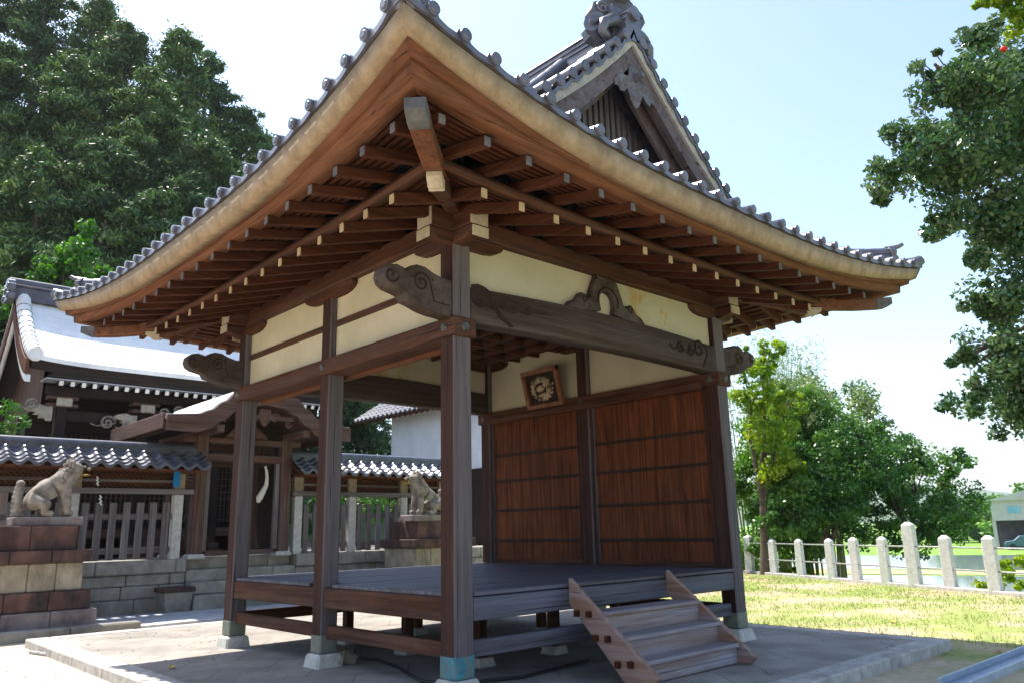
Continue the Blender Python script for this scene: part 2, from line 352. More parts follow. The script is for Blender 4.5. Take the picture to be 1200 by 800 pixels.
# rainbow beams (front and back) with carved noses
def arcbeam(y):
    top=[];bot=[]
    for i in range(41):
        q=i/40; x=h+(PW-2*h)*q; e=min(q,1-q)
        top.append((x,3.33+.065*math.sin(PI*min(1,max(0,q)))-.0+ .0*e)); 
        zb=3.075-.055*(1-min(1,e/.045)) if e<.045 else 3.012+.03*math.sin(PI*q)
        if e<.07: zb=3.012-.0+ .045*math.sin(PI*e/.07)*0
        bot.append((x,zb))
    m_=MB(); 
    m_.grid([[ (x,y+s,z) for (x,z) in top] for s in (-.095,-.07,.07,.095)]); m_.grid([[ (x,y+s,z) for (x,z) in bot] for s in (-.095,.095)])
    for s in (-.095,.095): m_.grid([[(a[0],y+s,a[1]) for a in top],[(a[0],y+s,a[1]) for a in bot]])
    for k in (0,40): m_.add([(top[k][0],y-.095,top[k][1]),(top[k][0],y+.095,top[k][1]),(bot[k][0],y+.095,bot[k][1]),(bot[k][0],y-.095,bot[k][1])],[(0,1,2,3)])
    return m_.build('rainbow_beam',W_front('x'),pav,merge=True,bev=.012,label='curved grey-brown rainbow beam with carved scrolls across the front' if y==0 else None)
rb=arcbeam(0); arcbeam(PD)
def spiral(cx,cz,r0,turns,y,rad,dirn=1,start=0,tail=None):
    pts=[]
    n=int(22*turns)
    for i in range(n+1):
        q=i/n; a=start+dirn*2*PI*turns*q; rr=r0*(1-.85*q); pts.append((cx+rr*math.cos(a),y,cz+rr*math.sin(a)))
    if tail: pts=[(p[0],y,p[1]) for p in tail]+pts
    m_=MB(); m_.tube(pts,[rad*(.55+.45*min(1,6*min(i,len(pts)-1-i)/len(pts))) for i in range(len(pts))],6); return m_
gro=wood('groove','d',(.02,.012,.010),(.06,.035,.025))
for tail,c in (([(2.98,3.24),(3.04,3.19),(3.10,3.20)],(3.20,3.22,.07)),([(3.62,3.05),(3.67,3.13),(3.72,3.22),(3.68,3.30)],(3.56,3.25,.10)),([(3.27,3.20),(3.31,3.17)],(3.40,3.21,.07))):
    spiral(c[0],c[1],c[2],1.2,-.097,.017,1,PI*.5,tail).build('carved_scroll',gro,rb)
lf=MB()
lf.prism([(.105,3.355),(.18,3.375),(.26,3.36),(.33,3.325),(.42,3.315),(.50,3.335),(.58,3.30),(.70,3.285),(.78,3.295),(.88,3.255),(1.02,3.25),(1.12,3.235),(.98,3.225),(.86,3.215),(.78,3.185),(.68,3.205),(.60,3.17),(.50,3.175),(.43,3.205),(.36,3.165),(.27,3.18),(.2,3.16),(.105,3.19)],'y',-.101,-.0955)
lf.prism([(.30,3.26),(.35,3.27),(.46,3.14),(.60,3.045),(.55,3.035),(.42,3.11)],'y',-.1035,-.1015)
lf.build('carved_leaf',gro,rb,label='dark carved leaf scroll at the left end of the front beam')
nose=[(0,3.02),(-.10,3.03),(-.20,3.035),(-.32,3.055),(-.42,3.085),(-.50,3.10),(-.53,3.15),(-.60,3.165),(-.68,3.18),(-.74,3.215),(-.765,3.27),(-.75,3.33),(-.70,3.37),(-.62,3.385),(-.545,3.37),(-.52,3.35),(-.47,3.40),(-.40,3.425),(-.31,3.42),(-.22,3.385),(-.12,3.36),(0,3.36)]
for (px,py,s,lb) in ((-h,0,1,'carved cloud-shaped beam end beside the near corner post'),(-h,PD,1,None),(PW+h,0,-1,'dark carved beam end at the right corner post'),(PW+h,PD,-1,None)):
    poly=[(px+s*a*.92,b_) for a,b_ in nose]
    nm=MB().prism(poly,'y',py-.085,py+.085).build('beam_nose',W_front('d') if s==1 else W_front('d'),pav,bev=.018,bseg=2,label=lb)
    for sy in (-.086,.086):
        q=spiral(px-s*.33,3.27,.09,1.6,py+sy,.011,s,PI*.1,[(px-s*.04,3.12),(px-s*.2,3.13)] )
        q2=spiral(px-s*.63,3.28,.075,1.1,py+sy,.010,-s,0)
        q.add(q2.v,q2.f,True); q.build('carved_scroll',gro,nm)
# frog-leg strut
hp=[(0,3.79),(.10,3.79),(.17,3.76),(.20,3.70),(.235,3.62),(.265,3.54),(.31,3.51),(.335,3.535),(.37,3.565),(.41,3.56),(.435,3.52),(.47,3.48),(.56,3.445),(.62,3.385),(.30,3.385),(.10,3.42),(.12,3.50),(.115,3.57),(.09,3.61),(.05,3.635),(0,3.64)]
kx=1.95
fl=MB(); fl.prism([(kx+a,b_) for a,b_ in hp],'y',-.10,-.022); fl.prism([(kx-a,b_) for a,b_ in hp],'y',-.10,-.022); fl.box(kx-.16,kx+.16,-.11,-.022,3.752,3.80)
fs=fl.build('frog_leg_strut',W_front('d'),pav,bev=.012,label='carved frog-leg strut with a round opening on the front beam')
fo=MB(); 
for s in (-1,1):
    q=spiral(kx+s*.37,3.50,.045,1.2,-.102,.008,s,PI/2); fo.add(q.v,q.f,True)
fo.tube([(kx+.15*math.cos(a)*1.05,-.102,3.53+.15*math.sin(a)) for a in np.linspace(-.3,PI+.3,18)],.009,6); fo.build('carved_scroll',gro,fs)
# eave purlins (keta) and boat brackets
z0k,z1k=3.805,3.99
for y,s in ((0,-1),(PD,1)): 
    beam('eave_purlin',-.33,PW+.33,y-.105,y+.105,z0k,z1k,'x',bev=.01)
for x in (0,PW): 
    beam('eave_purlin',x-.103,x+.103,-.33,PD+.33,z0k+.003,z1k+.003,'y',bev=.01)
wc=M_white()
for x,s in ((0,-1),(PW,1)):
    for y,s2 in ((0,-1),(PD,1)):
        capm=MB().box(x+s*.332,x+s*.345,y-.10,y+.10,z0k+.01,z1k-.01); capm.build('painted_end',wc,pav,bev=.004)
        MB().box(x-.098,x+.098,y+s2*.332,y+s2*.345,z0k+.01,z1k-.01).build('painted_end',wc,pav,bev=.004)
def boat(cx,cy,ax,l0,l1):
    pr=[]
    for i in range(13):
        q=i/12; a=PI*q; 
    prof=[(-l0,3.803),(-l0,3.765),(-l0+.03,3.735),(-l0+.10,3.705),(-l0+.2,3.69),(l1-.2,3.69),(l1-.10,3.705),(l1-.03,3.735),(l1,3.765),(l1,3.803)]
    if ax=='x': MB().prism([(cx+a,b_) for a,b_ in prof],'y',cy-(.099 if cy<1 else .03),cy+(.099 if cy>1 else .03)).build('boat_bracket',W_beam('x'),pav,bev=.01)
    else: MB().prism([(cy+a,b_) for a,b_ in prof],'x',cx-(.1015 if cx<1 else .033),cx+(.1015 if cx>1 else .033)).build('boat_bracket',W_beam('y'),pav,bev=.01)
for x in (0,PW):
    for y in (0,PD):
        boat(x,y,'x',.35 if x==0 else .50,.50 if x==0 else .35); boat(x,y,'y',.35 if y==0 else .50,.50 if y==0 else .35)
        for s1,s2,ax in ((-1 if x==0 else 1,0,0),(0,-1 if y==0 else 1,1)):
            px,py=x+s1*.352,y+s2*.352
            MB().box(px-(.007 if s1 else .09),px+(.007 if s1 else .09),py-(.007 if s2 else .09),py+(.007 if s2 else .09),3.70,3.795).build('painted_end',M_white(),pav,bev=.003)
    boat(x,CY,'y',.5,.5)
# ceiling
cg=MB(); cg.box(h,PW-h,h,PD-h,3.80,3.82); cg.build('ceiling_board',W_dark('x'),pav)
cl=MB()
for i in range(1,10): x=i*PW/10; cl.box(x-.025,x+.025,h,PD-h,3.725,3.798)
for i in range(1,10): y=i*PD/10; cl.box(h,PW-h,y-.025,y+.025,3.722,3.79)
cl.build('ceiling_lattice',W_beam('x'),pav,bev=.004)
# plank back wall (two bays)
for (ya,yb,lb) in ((h,CY-h,'red-brown plank panel nearer the steps'),(CY+h,PD-h,'red-brown plank panel in the far bay')):
    for s,nm in ((0,''),):
        pn=MB(); n_=9; L=yb-ya-.12
        for i in range(n_):
            a=ya+.06+i*L/n_; dx=random.uniform(-.003,.003); pn.box(PW-.03+dx,PW+.02,a+.0015,a+L/n_-.0015,.775,2.864)
        p_=pn.build('plank_panel',W_panel('z'),pav,bev=.003,label=lb)
        for z in (1.09,1.53,1.96,2.35):
            MB().box(PW-.055,PW-.036,ya+.06,yb-.06,z-.018,z+.018).build('batten',W_dark('y'),p_,bev=.003)
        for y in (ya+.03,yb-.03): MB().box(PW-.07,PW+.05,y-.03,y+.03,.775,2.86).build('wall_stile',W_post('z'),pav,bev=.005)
        MB().box(PW-.065,PW+.05,ya+.06,yb-.06,.773,.83).build('wall_sill',W_beam('y'),pav,bev=.005)

# ------------------------------------------------------------------ eaves: rafters and boards
HX,HY=CX+1.66,CY+1.66
def lift(s): return .28*abs(s)**3
def gb(o): return 3.75+.30*(.95-o)    # base rafter centre height at offset o
def gf(o): return 3.80+.22*(1.45-o)
def side(k,a,o):
    """plan point on side k at coordinate a (world x or y) and offset o beyond the post line"""
    return {0:(a,-o),1:(a,PD+o),2:(-o,a),3:(PW+o,a)}[k]
def raft(k,a,o0,z0,o1,z1,wd,ht):
    m_=MB(); p=side(k,a,o0); q=side(k,a,o1); m_.bar((p[0],p[1],z0),(q[0],q[1],z1),wd,ht); return m_
M_end=plain('rafter_end_paint',(.36,.28,.18),(.50,.40,.27),9,.75,.1)
M_endg=plain('rafter_end_grey',(.07,.07,.085),(.14,.14,.16),9,.75,.1)
for k in range(4):
    if k<2: pos=[-.08+.395*i for i in range(-4,15)]; c0=CX; H_=HX; span=PW
    else: pos=[.33+.373*i for i in range(-5,15)]; c0=CY; H_=HY; span=PD
    ax='y' if k<2 else 'x'
    for a in pos:
        over=max(0,-a,a-span)
        s=(a-c0)/H_; L=lift(s)
        if over<.90:
            o0=max(-.10,over+.06)
            if o0<.8:
                rf=raft(k,a,o0,gb(o0)+.05*L,.95,gb(.95)+.12*L,.062,.088).build('base_rafter',W_raft(ax),pav,bev=.004)
                p=side(k,a,.952); q=side(k,a,.960); MB().bar((p[0],p[1],gb(.95)+.12*L),(q[0],q[1],gb(.95)+.12*L),.056,.080).build('rafter_tip',M_end,rf)
        if over<1.42:
            o0=max(.72,over+.06)
            if o0<1.40:
                f0=.15+.27*(o0-.72)/.73
                rf=raft(k,a,o0,gf(o0)+f0*L,1.45,gf(1.45)+.42*L,.062,.078).build('flying_rafter',W_raft(ax) if k!=0 else W_raft(ax),pav,bev=.004)
                p=side(k,a,1.452); q=side(k,a,1.458); MB().bar((p[0],p[1],gf(1.45)+.42*L),(q[0],q[1],gf(1.45)+.42*L),.054,.070).build('rafter_tip',M_endg,rf)
def ringpt(k,s,o,bulge=1.):
    ob=o+.15*bulge*abs(s)**3
    if k<2: return (CX+s*(CX+ob),(-ob if k==0 else PD+ob))
    return ((-ob if k==2 else PW+ob),CY+s*(CY+ob))
SS=[math.copysign(1-(1-abs(q))**1.0,q) for q in np.linspace(-1,1,57)]
def ring(name,mat,oi,oo,zb,zt,lf=1.,oot=None,lt=None,parent=None,label=None,bulge=1.,bev=.004):
    oot=oo if oot is None else oot
    for k in range(4):
        m_=MB(); secs=[]
        for s in SS:
            L=lift(s)*lf; LT=lift(s)*(lf*1.08 if lt is None else lt); a=ringpt(k,s,oi,bulge); b_=ringpt(k,s,oo,bulge); c_=ringpt(k,s,oot,bulge); d_=ringpt(k,s,oi,bulge)
            secs.append([(a[0],a[1],zb+L),(b_[0],b_[1],zb+L),(c_[0],c_[1],zt+LT),(d_[0],d_[1],zt+LT)])
        secs=np.array(secs)
        for i in range(4): m_.grid(secs[:,[i,(i+1)%4]])
        for e in (0,-1): m_.add(secs[e],[(0,1,2,3)])
        m_.build(name,mat('x' if k<2 else 'y'),parent or pav,merge=True,label=label if k==0 else None)
ring('flying_eave_board',W_beam,.87,.965,3.80,3.86,.15,bulge=.2)
ring('eave_board',W_eave,1.34,1.50,3.843,3.92,.42,1.515,lt=.8)
ring('eave_board',W_eave,1.44,1.585,3.868,3.99,.72,1.61,lt=1.0)
roof=MB().box(CX-.1,CX+.1,CY-.1,CY+.1,5.9,6.1).build('roof',W_dark('z'),pav); 
roof['label']='grey tiled hip-and-gable roof with a carved front gable'
ring('fascia',W_pale,1.55,1.65,3.855,4.005,1.,1.70,lt=.90,parent=roof,label='pale curved fascia along the front eave')
ring('fascia_lip',lambda a:wood('lip',a,(.05,.035,.03),(.10,.08,.07)),1.60,1.695,4.007,4.05,.90,1.70,lt=.9,parent=roof)
# soffit boards
for k in range(4):
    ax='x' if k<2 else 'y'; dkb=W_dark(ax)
    def sheet(oa,ob,za,zb_,la,lb_):
        m_=MB(); m_.grid([[(*ringpt(k,s,oa,.3),za+la*lift(s)),(*ringpt(k,s,ob,.3),zb_+lb_*lift(s))] for s in SS],smooth=False); return m_
    lf_=lambda o:.15+.30*(o-.72)/.73
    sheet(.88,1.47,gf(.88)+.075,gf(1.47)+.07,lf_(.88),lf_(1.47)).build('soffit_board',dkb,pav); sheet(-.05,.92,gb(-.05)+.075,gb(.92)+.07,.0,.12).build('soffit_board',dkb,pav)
    m_=MB()
    for (o0,o1,n_,g_,l_) in ((.93,1.40,6,gf,lf_),(.12,.90,8,gb,lambda o:.12*o)):
        for q in range(n_):
            oa=o0+(o1-o0)*(q+.18)/n_; ob=o0+(o1-o0)*(q+.72)/n_
            sec=np.array([[(*ringpt(k,s,oa,.3),g_(oa)+.042+l_(oa)*lift(s)),(*ringpt(k,s,ob,.3),g_(ob)+.042+l_(ob)*lift(s)),(*ringpt(k,s,ob,.3),g_(ob)+.06+l_(ob)*lift(s)),(*ringpt(k,s,oa,.3),g_(oa)+.06+l_(oa)*lift(s))] for s in SS])
            for e in range(4): m_.grid(sec[:,[e,(e+1)%4]],smooth=False)
    m_.build('soffit_laths',W_raft(ax),pav)
# hip rafters
HIPB=[(-.15,4.02,4.14),(.3,3.91,4.05),(.60,3.81,3.96),(.82,3.72,3.87)]
HIPT=[(.822,3.722,3.81),(.85,3.70,3.80),(.865,3.715,3.80),(.89,3.70,3.80),(.91,3.725,3.80),(.95,3.755,3.80)]
HIPF=[(.70,3.87,4.0),(.90,3.81,3.94),(1.02,3.775,3.90),(1.25,3.762,3.88),(1.42,3.768,3.885)]
HIPC=[(1.418,3.766,3.887),(1.49,3.775,3.89),(1.55,3.81,3.895)]
for sx_,sy_ in ((-1,-1),(1,-1),(-1,1),(1,1)):
    def dp(o,z): return ((-o if sx_<0 else PW+o),(-o if sy_<0 else PD+o),z)
    def hipm(sec,wd):
        m_=MB(); pv=Vector((sx_,sy_,0)).normalized(); sd=Vector((-pv.y,pv.x,0))*wd/2; rows=[]
        for o,zb,zt in sec:
            a=Vector(dp(o,zb)); b_=Vector(dp(o,zt)); rows.append([a-sd,a+sd,b_+sd,b_-sd])
        rows=np.array([[tuple(p) for p in r_] for r_ in rows])
        for i in range(4): m_.grid(rows[:,[i,(i+1)%4]],smooth=False)
        for e in (0,-1): m_.add(rows[e],[(0,1,2,3)])
        return m_
    near=(sx_<0 and sy_<0)
    b1=hipm(HIPB,.125).build('hip_rafter',W_beam('d'),pav,merge=True,bev=.008)
    hipm(HIPT,.118).build('painted_tip',M_white(),b1,merge=True,bev=.006)
    b2=hipm(HIPF,.135).build('hip_rafter',W_eave('d'),pav,merge=True,bev=.008,label='upturned corner rafter with a grey end' if near else None)
    hipm(HIPC,.139).build('end_cap',plain('end_grey',(.06,.065,.07),(.12,.12,.13),9,.7,.1),b2,merge=True,bev=.006)

# ------------------------------------------------------------------ tiled roof
ZE=4.045
def Hh(t_): return .22*t_+.1153*t_*t_
VER=1.14; TMAX=3.72
def decay(t_): return max(0.,1-t_/2.4)**1.6
def rsurf(k,a,t_):
    """roof surface of side k, a = world coordinate along eave, t = distance in from the eave line"""
    c0,Hf=(CX,HX) if k<2 else (CY,HY)
    s=(a-c0)/(Hf+.15); s=max(-1,min(1,s)); bl=.15*abs(s)**3*max(0,1-t_/1.0); o=1.72-t_+bl
    p=side(k,a,o); return (p[0],p[1],ZE+Hh(t_)+lift(s)*.92*decay(t_))
TW=.27
def tprof(v_):   # v in [0,1) over one tile, roll at 0
    w_=min(v_,1-v_)*TW
    if w_<.055: return .045*math.sqrt(max(0,1-(w_/.055)**2))+.006
    return -.012*math.sin(PI*(w_-.055)/(TW/2-.055)/1.0*.5)
def slope(k,tend,a_lo,a_hi,tverge=None):
    m_=MB(); c0=CX if k<2 else CY; Hf=(HX if k<2 else HY)+.21
    n=int(math.ceil(2*Hf/TW)); off=c0-n*TW/2; NS=12; CR=.22
    vs_=[0,.05,.1,.15,.19,.23,.35,.5,.65,.77,.81,.85,.9,.95,1.0]
    for i in range(n):
        cols=[]
        amid=off+(i+.5)*TW; d_e=Hf-abs(amid-c0)
        def tl(a):
            d_=max(.0,Hf-abs(a-c0))
            if tverge is None: return min(d_+.02,tend)
            return (d_+.02) if d_<tverge else tend
        tm=tl(amid)
        if tm<.05: continue
        nr=int(tm/CR)+1
        for v_ in vs_:
            a=off+(i+v_)*TW
            if abs(a-c0)>Hf: a=c0+math.copysign(Hf,a-c0)
            tt=tl(a) if tm<tend-.01 or tverge is None else tend
            tt=min(tt,tend); col=[]
            for j in range(nr):
                ta=min(tt,j*CR); tb=min(tt,(j+1)*CR-.004)
                for tq,dz in ((ta,.022),(tb,.0)):
                    p=rsurf(k,a,tq); col.append((p[0],p[1],p[2]+dz+tprof(v_)))
            cols.append(col)
        m_.grid(np.array(cols),smooth=False)
        # closed front lip of the eave tile (drooping crescent) and round end disc
        lip=[]
        for v_ in vs_:
            a=off+(i+v_)*TW
            if abs(a-c0)>Hf: a=c0+math.copysign(Hf,a-c0)
            p=rsurf(k,a,0); q=rsurf(k,a,.02); dr=.043+.02*math.sin(PI*v_)
            lip.append([(p[0],p[1],p[2]+.022+tprof(v_)),(p[0],p[1],p[2]-dr+.03),(q[0]+(q[0]-p[0]),q[1]+(q[1]-p[1]),q[2]-dr+.03)])
        m_.grid(np.array(lip),smooth=False)
        a=off+i*TW
        if abs(a-c0)<Hf-.06:
            p=rsurf(k,a,0); q=rsurf(k,a,.10); dx,dy=p[0]-q[0],p[1]-q[1]; L=math.hypot(dx,dy)
            nx,ny=dx/L,dy/L; z=p[2]+.03
            m_.cyl((p[0]-nx*.05,p[1]-ny*.05,z+.008),(p[0]+nx*.028,p[1]+ny*.028,z),.044,.044,12)
            m_.cyl((p[0]+nx*.028,p[1]+ny*.028,z),(p[0]+nx*.036,p[1]+ny*.036,z),.030,.022,12)
    m_.build('tile_slope',M_tile(),roof,label={0:'front skirt of grey roof tiles below the gable',2:'long grey tile slope on the left'}.get(k))
slope(0,1.75,0,0); slope(1,1.75,0,0); slope(2,TMAX-.02,0,0,VER); slope(3,TMAX-.02,0,0,VER)
# verge tile bands, bargeboards, gable walls
def zr(x): return ZE+Hh(1.72+ (x if x<=CX else PW-x))
def barge_pts(x0=.15,n=26): return [x0+(CX-x0)*i/n for i in range(n+1)]
for y,s,front in ((-.60,-1,True),(PD+.60,1,False)):
    vt=MB()
    for sd in (0,1):
        mir=(lambda x:x) if sd==0 else (lambda x:PW-x)
        # underside slab of the verge so the edge has thickness
        for off0,off1,ya,yb,mat,nm,lb in ((-.02,-.135,y,y-s*.30,W_grey,'verge_board',None),):
            xs_=barge_pts()
            m_=MB(); sec=np.array([[(mir(x),ya,zr(x)+off0+.03),(mir(x),yb,zr(x)+off0+.03),(mir(x),yb,zr(x)+off1),(mir(x),ya,zr(x)+off1)] for x in xs_])
            for i in range(4): m_.grid(sec[:,[i,(i+1)%4]],smooth=False)
            m_.add(sec[0],[(0,1,2,3)]); m_.build(nm,wood('vergepale','d',(.34,.33,.32),(.54,.52,.50)),roof,label='pale curved verge board of the front gable' if front and sd else None)
        for (d0,d1,ya,yb,mat,nm) in ((-.10,-.36,y-s*.03,y-s*.09,W_shrineg,'bargeboard'),(-.10,-.17,y-s*.092,y-s*.16,W_eave,'bargeboard'),(-.17,-.46,y-s*.22,y-s*.26,W_shrineg,'inner_bargeboard')):
            m_=MB(); sec=np.array([[(mir(x),ya,zr(x)+d0),(mir(x),yb,zr(x)+d0),(mir(x),yb,zr(x)+d1),(mir(x),ya,zr(x)+d1)] for x in xs_])
            for i in range(4): m_.grid(sec[:,[i,(i+1)%4]],smooth=False)
            m_.add(sec[0],[(0,1,2,3)]); m_.build(nm,mat('d'),roof)
        # short rolls across the verge, round ends facing out
        x=.2
        while x<CX-.08:
            q=Vector((mir(x),y-s*.02,zr(x)+.075)); 
            vt.cyl((q.x,y-s*.34,q.z),(q.x,y+s*.035,q.z),.062,.062,10); vt.cyl((q.x,y+s*.035,q.z),(q.x,y+s*.045,q.z),.044,.034,10)
            sl=math.hypot(1,.22+.2306*(1.72+x)); 
            xb=min(CX,x+.24/sl)
            # apron between the rolls
            pr=[(mir(x+(xb-x)*j/6),y+s*.02,zr(x+(xb-x)*j/6)+.05-.045*math.sin(PI*j/6)) for j in range(7)]
            vt.grid(np.array([[p,(p[0],p[1],p[2]-.06)] for p in pr]),smooth=False)
            vt.grid(np.array([[p,(p[0],p[1]-s*.34,p[2])] for p in pr]),smooth=False)
            x+=.24/sl
    vt.build('verge_tiles',M_tile(),roof)
    # gable wall and its slats
    yw=-.05 if front else PD+.05
    gw=MB(); poly=[(x,zr(x)-.12) for x in barge_pts(.4)]+[(PW-x,zr(x)-.12) for x in barge_pts(.4)[::-1]]; gw.prism(poly,'y',yw,yw-s*.04); gw.build('gable_wall',W_dark('x'),roof)
    gs=MB()
    for i in range(27):
        x=.75+i*.0965; xx=x if x<CX else PW-x
        gs.box(x-.028,x+.028,yw+s*.003,yw+s*.055,4.75,zr(xx)-.16)
    gs.build('gable_slats',W_grey('z'),roof)
    MB().box(.7,PW-.7,yw+s*.06,yw+s*.10,4.98,5.08).build('gable_rail',W_grey('x'),roof,bev=.006)
    # pendant (gegyo)
    ge=[(0,6.10),(.08,6.03),(.09,5.93),(.14,5.90),(.20,5.91),(.28,5.86),(.34,5.78),(.33,5.72),(.27,5.73),(.25,5.68),(.18,5.70),(.13,5.76),(.09,5.68),(.05,5.60),(0,5.56)]
    gm=MB(); 
    gm.prism([(CX+a,b_) for a,b_ in ge],'y',y-s*.03,y-s*.095) if False else None
    gm.prism([(CX+a,b_) for a,b_ in ge]+[(CX-a,b_) for a,b_ in ge[::-1][1:-1]],'y',y-s*.01,y-s*.028)
    pn=gm.build('gable_pendant',W_grey('d'),roof,bev=.006,label='carved pendant at the peak of the front gable' if front else None)
    q=MB()
    for sg in (-1,1):
        for (cx_,cz_,r_) in ((.16,5.83,.05),(.27,5.79,.04),(.04,5.68,.035)):
            z_=spiral(CX+sg*cx_,cz_,r_,1.3,y-s*.009,.009,sg,0); q.add(z_.v,z_.f,True)
    q.cyl((CX,y-s*.01,5.92),(CX,y+s*.10,5.92),.05,.03,6,False); q.build('pendant_scrolls',M_endg,pn)
# main ridge
rg=MB()
for i,(wd,z0,z1) in enumerate(((.30,6.36,6.46),(.26,6.46,6.52),(.29,6.52,6.535),(.24,6.535,6.59),(.27,6.59,6.605),(.22,6.605,6.66),(.25,6.66,6.675))):
    rg.box(CX-wd/2,CX+wd/2,-.62,PD+.62,z0,z1)
rg.cyl((CX,-.66,6.69),(CX,PD+.66,6.69),.085,.085,12)
rdg=rg.build('roof_ridge',M_tile(),roof)
def onigawara(c,dr,sc,parent,nm='ridge_end_tile',label=None,horn=True):
    """ornamental end tile: scrolled plate facing direction dr"""
    c=Vector(c); f=Vector(dr).normalized(); sd=Vector((-f.y,f.x,0)).normalized()
    if abs(f.z)>.01: f.z=0; f.normalize()
    upv=Vector((0,0,1)); m_=MB()
    out=[(-.02,-.30),(.25,-.30),(.38,-.26),(.42,-.16),(.36,-.08),(.28,-.10),(.30,-.02),(.36,.08),(.33,.18),(.24,.22),(.20,.30),(.12,.36),(.0,.38)]
    full=out+[(-a,b_) for a,b_ in out[::-1][1:-1]]+[]
    fr=[c+(sd*a+upv*b_)*sc+f*.05*sc for a,b_ in full]; bk=[c+(sd*a+upv*b_)*sc-f*.12*sc for a,b_ in full]; n=len(full)
    m_.add([tuple(p) for p in fr+bk],[(i,(i+1)%n,n+(i+1)%n,n+i) for i in range(n)]+[tuple(range(n)),tuple(range(n,2*n))[::-1]])
    for a,b_,r_ in ((.28,-.18,.10),(-.28,-.18,.10),(.22,.12,.085),(-.22,.12,.085)):
        pts=[c+(sd*(a+r_*(1-.8*q/20)*math.cos(q*.5))+upv*(b_+r_*(1-.8*q/20)*math.sin(q*.5)))*sc+f*.06*sc for q in range(21)]
        m_.tube(pts,.022*sc,6)
    m_.cyl(c+f*.05*sc,c+f*.10*sc,.12*sc,.09*sc,12); m_.cyl(c+f*.05*sc,c+f*.14*sc+upv*-.0,.05*sc,.03*sc,8)
    if horn:
        pts=[c+upv*.30*sc-f*.2*sc, c+upv*.34*sc+f*.12*sc, c+upv*.38*sc+f*.30*sc, c+upv*.46*sc+f*.44*sc]
        m_.tube(pts,[.085*sc,.085*sc,.08*sc,.075*sc],10)
    return m_.build(nm,M_tile(),parent,label=label)
onigawara((CX-.03,-.42,6.66),(-.35,-1,0),.95,roof,label='scrolled end tile crowning the front of the ridge')
onigawara((CX,PD+.70,6.70),(0,1,0),.62,roof)
xx=MB()
xx.box(CX-.20,CX+.20,-.50,-.22,6.36,6.80)
for sg in (-1,1):
    xx.tube([(CX+sg*.08,-.50,6.62),(CX+sg*.24,-.52,6.56),(CX+sg*.38,-.52,6.46),(CX+sg*.40,-.51,6.36),(CX+sg*.31,-.50,6.33),(CX+sg*.27,-.49,6.40)],[.06,.075,.065,.05,.04,.02],9)
xx.cyl((CX-.15,-.30,6.50),(CX-.42,-.42,6.52),.14,.12,12); xx.cyl((CX-.42,-.42,6.52),(CX-.45,-.45,6.525),.06,.05,10)
xx.tube([(CX,-.30,6.95),(CX+.02,-.55,6.99),(CX+.04,-.75,7.06),(CX+.05,-.9,7.16)],[.07,.07,.065,.06],10)
xx.build('ridge_end_scrolls',M_tile(),roof)
# descending ridges beside the verges, hip ridges
def ridge_path(pts,wd,ht,nm='descending_ridge',cap=.055,layers=3,label=None):
    m_=MB(); pts=[Vector(p) for p in pts]
    for li in range(layers):
        w_=wd*(1-.12*li); z0=ht*li/layers; z1=ht*(li+1)/layers-.012
        for (wq,a,b_) in ((w_,z0,z1),(w_+.03,z1,z1+.012)):
            sec=[]
            for i,p in enumerate(pts):
                f=(pts[min(i+1,len(pts)-1)]-pts[max(0,i-1)]); f.z=0; f.normalize(); sd=Vector((-f.y,f.x,0))*wq/2; u_=Vector((0,0,1))
                sec.append([tuple(p-sd+u_*a),tuple(p+sd+u_*a),tuple(p+sd+u_*b_),tuple(p-sd+u_*b_)])
            sec=np.array(sec)
            for i in range(4): m_.grid(sec[:,[i,(i+1)%4]],smooth=False)
            m_.add(sec[0],[(0,1,2,3)]); m_.add(sec[-1],[(0,1,2,3)])
    top=[p+Vector((0,0,ht+cap*.4)) for p in pts]; 
    for i in range(len(top)-1):
        m_.cyl(top[i],top[i+1]+(top[i+1]-top[i])*.06,cap*1.04,cap*.96,10)
    m_.build(nm,M_tile(),roof,label=label); return top
for y,s in ((.32,-1),(PD-.32,1)):
    for mir in (lambda x:x,lambda x:PW-x):
        xs_=[1.86-.14*i for i in range(12)]
        tp=ridge_path([(mir(x),y,zr(x)+.03) for x in xs_],.16,.10,cap=.075,layers=1)
        e=xs_[-1]-.05; onigawara((mir(e),y,zr(e)+.12),((-1 if mir(0)==0 else 1),0,0),.32,roof,horn=False)
for sx_,sy_ in ((-1,-1),(1,-1),(-1,1),(1,1)):
    pts=[]
    for i in range(12):
        o=1.60-(1.60-.42)*i/11; t_=1.72-o; s_=1-t_/3.9
        L=lift(min(1,(CX+o)/(HX+.1)))*.92*decay(t_)
        pts.append(((-o if sx_<0 else PW+o),(-o if sy_<0 else PD+o),ZE+Hh(t_)+L+.01))
    tp=ridge_path(pts,.19,.17,'hip_ridge',cap=.06,layers=3)
    p=Vector(pts[0])+Vector((sx_*.02,sy_*.02,.14)); onigawara(p,(sx_,sy_,0),.34,roof,'corner_end_tile')
    # upswept corner tile beyond the ridge end
    q=Vector(pts[0]); m_=MB(); dv=Vector((sx_,sy_,0)).normalized()
    m_.tube([q+dv*-.05+Vector((0,0,.03)),q+dv*.14+Vector((0,0,.0)),q+dv*.28+Vector((0,0,.03)),q+dv*.38+Vector((0,0,.085))],[.085,.095,.085,.06],10)
    m_.build('corner_tile',M_tile(),roof)

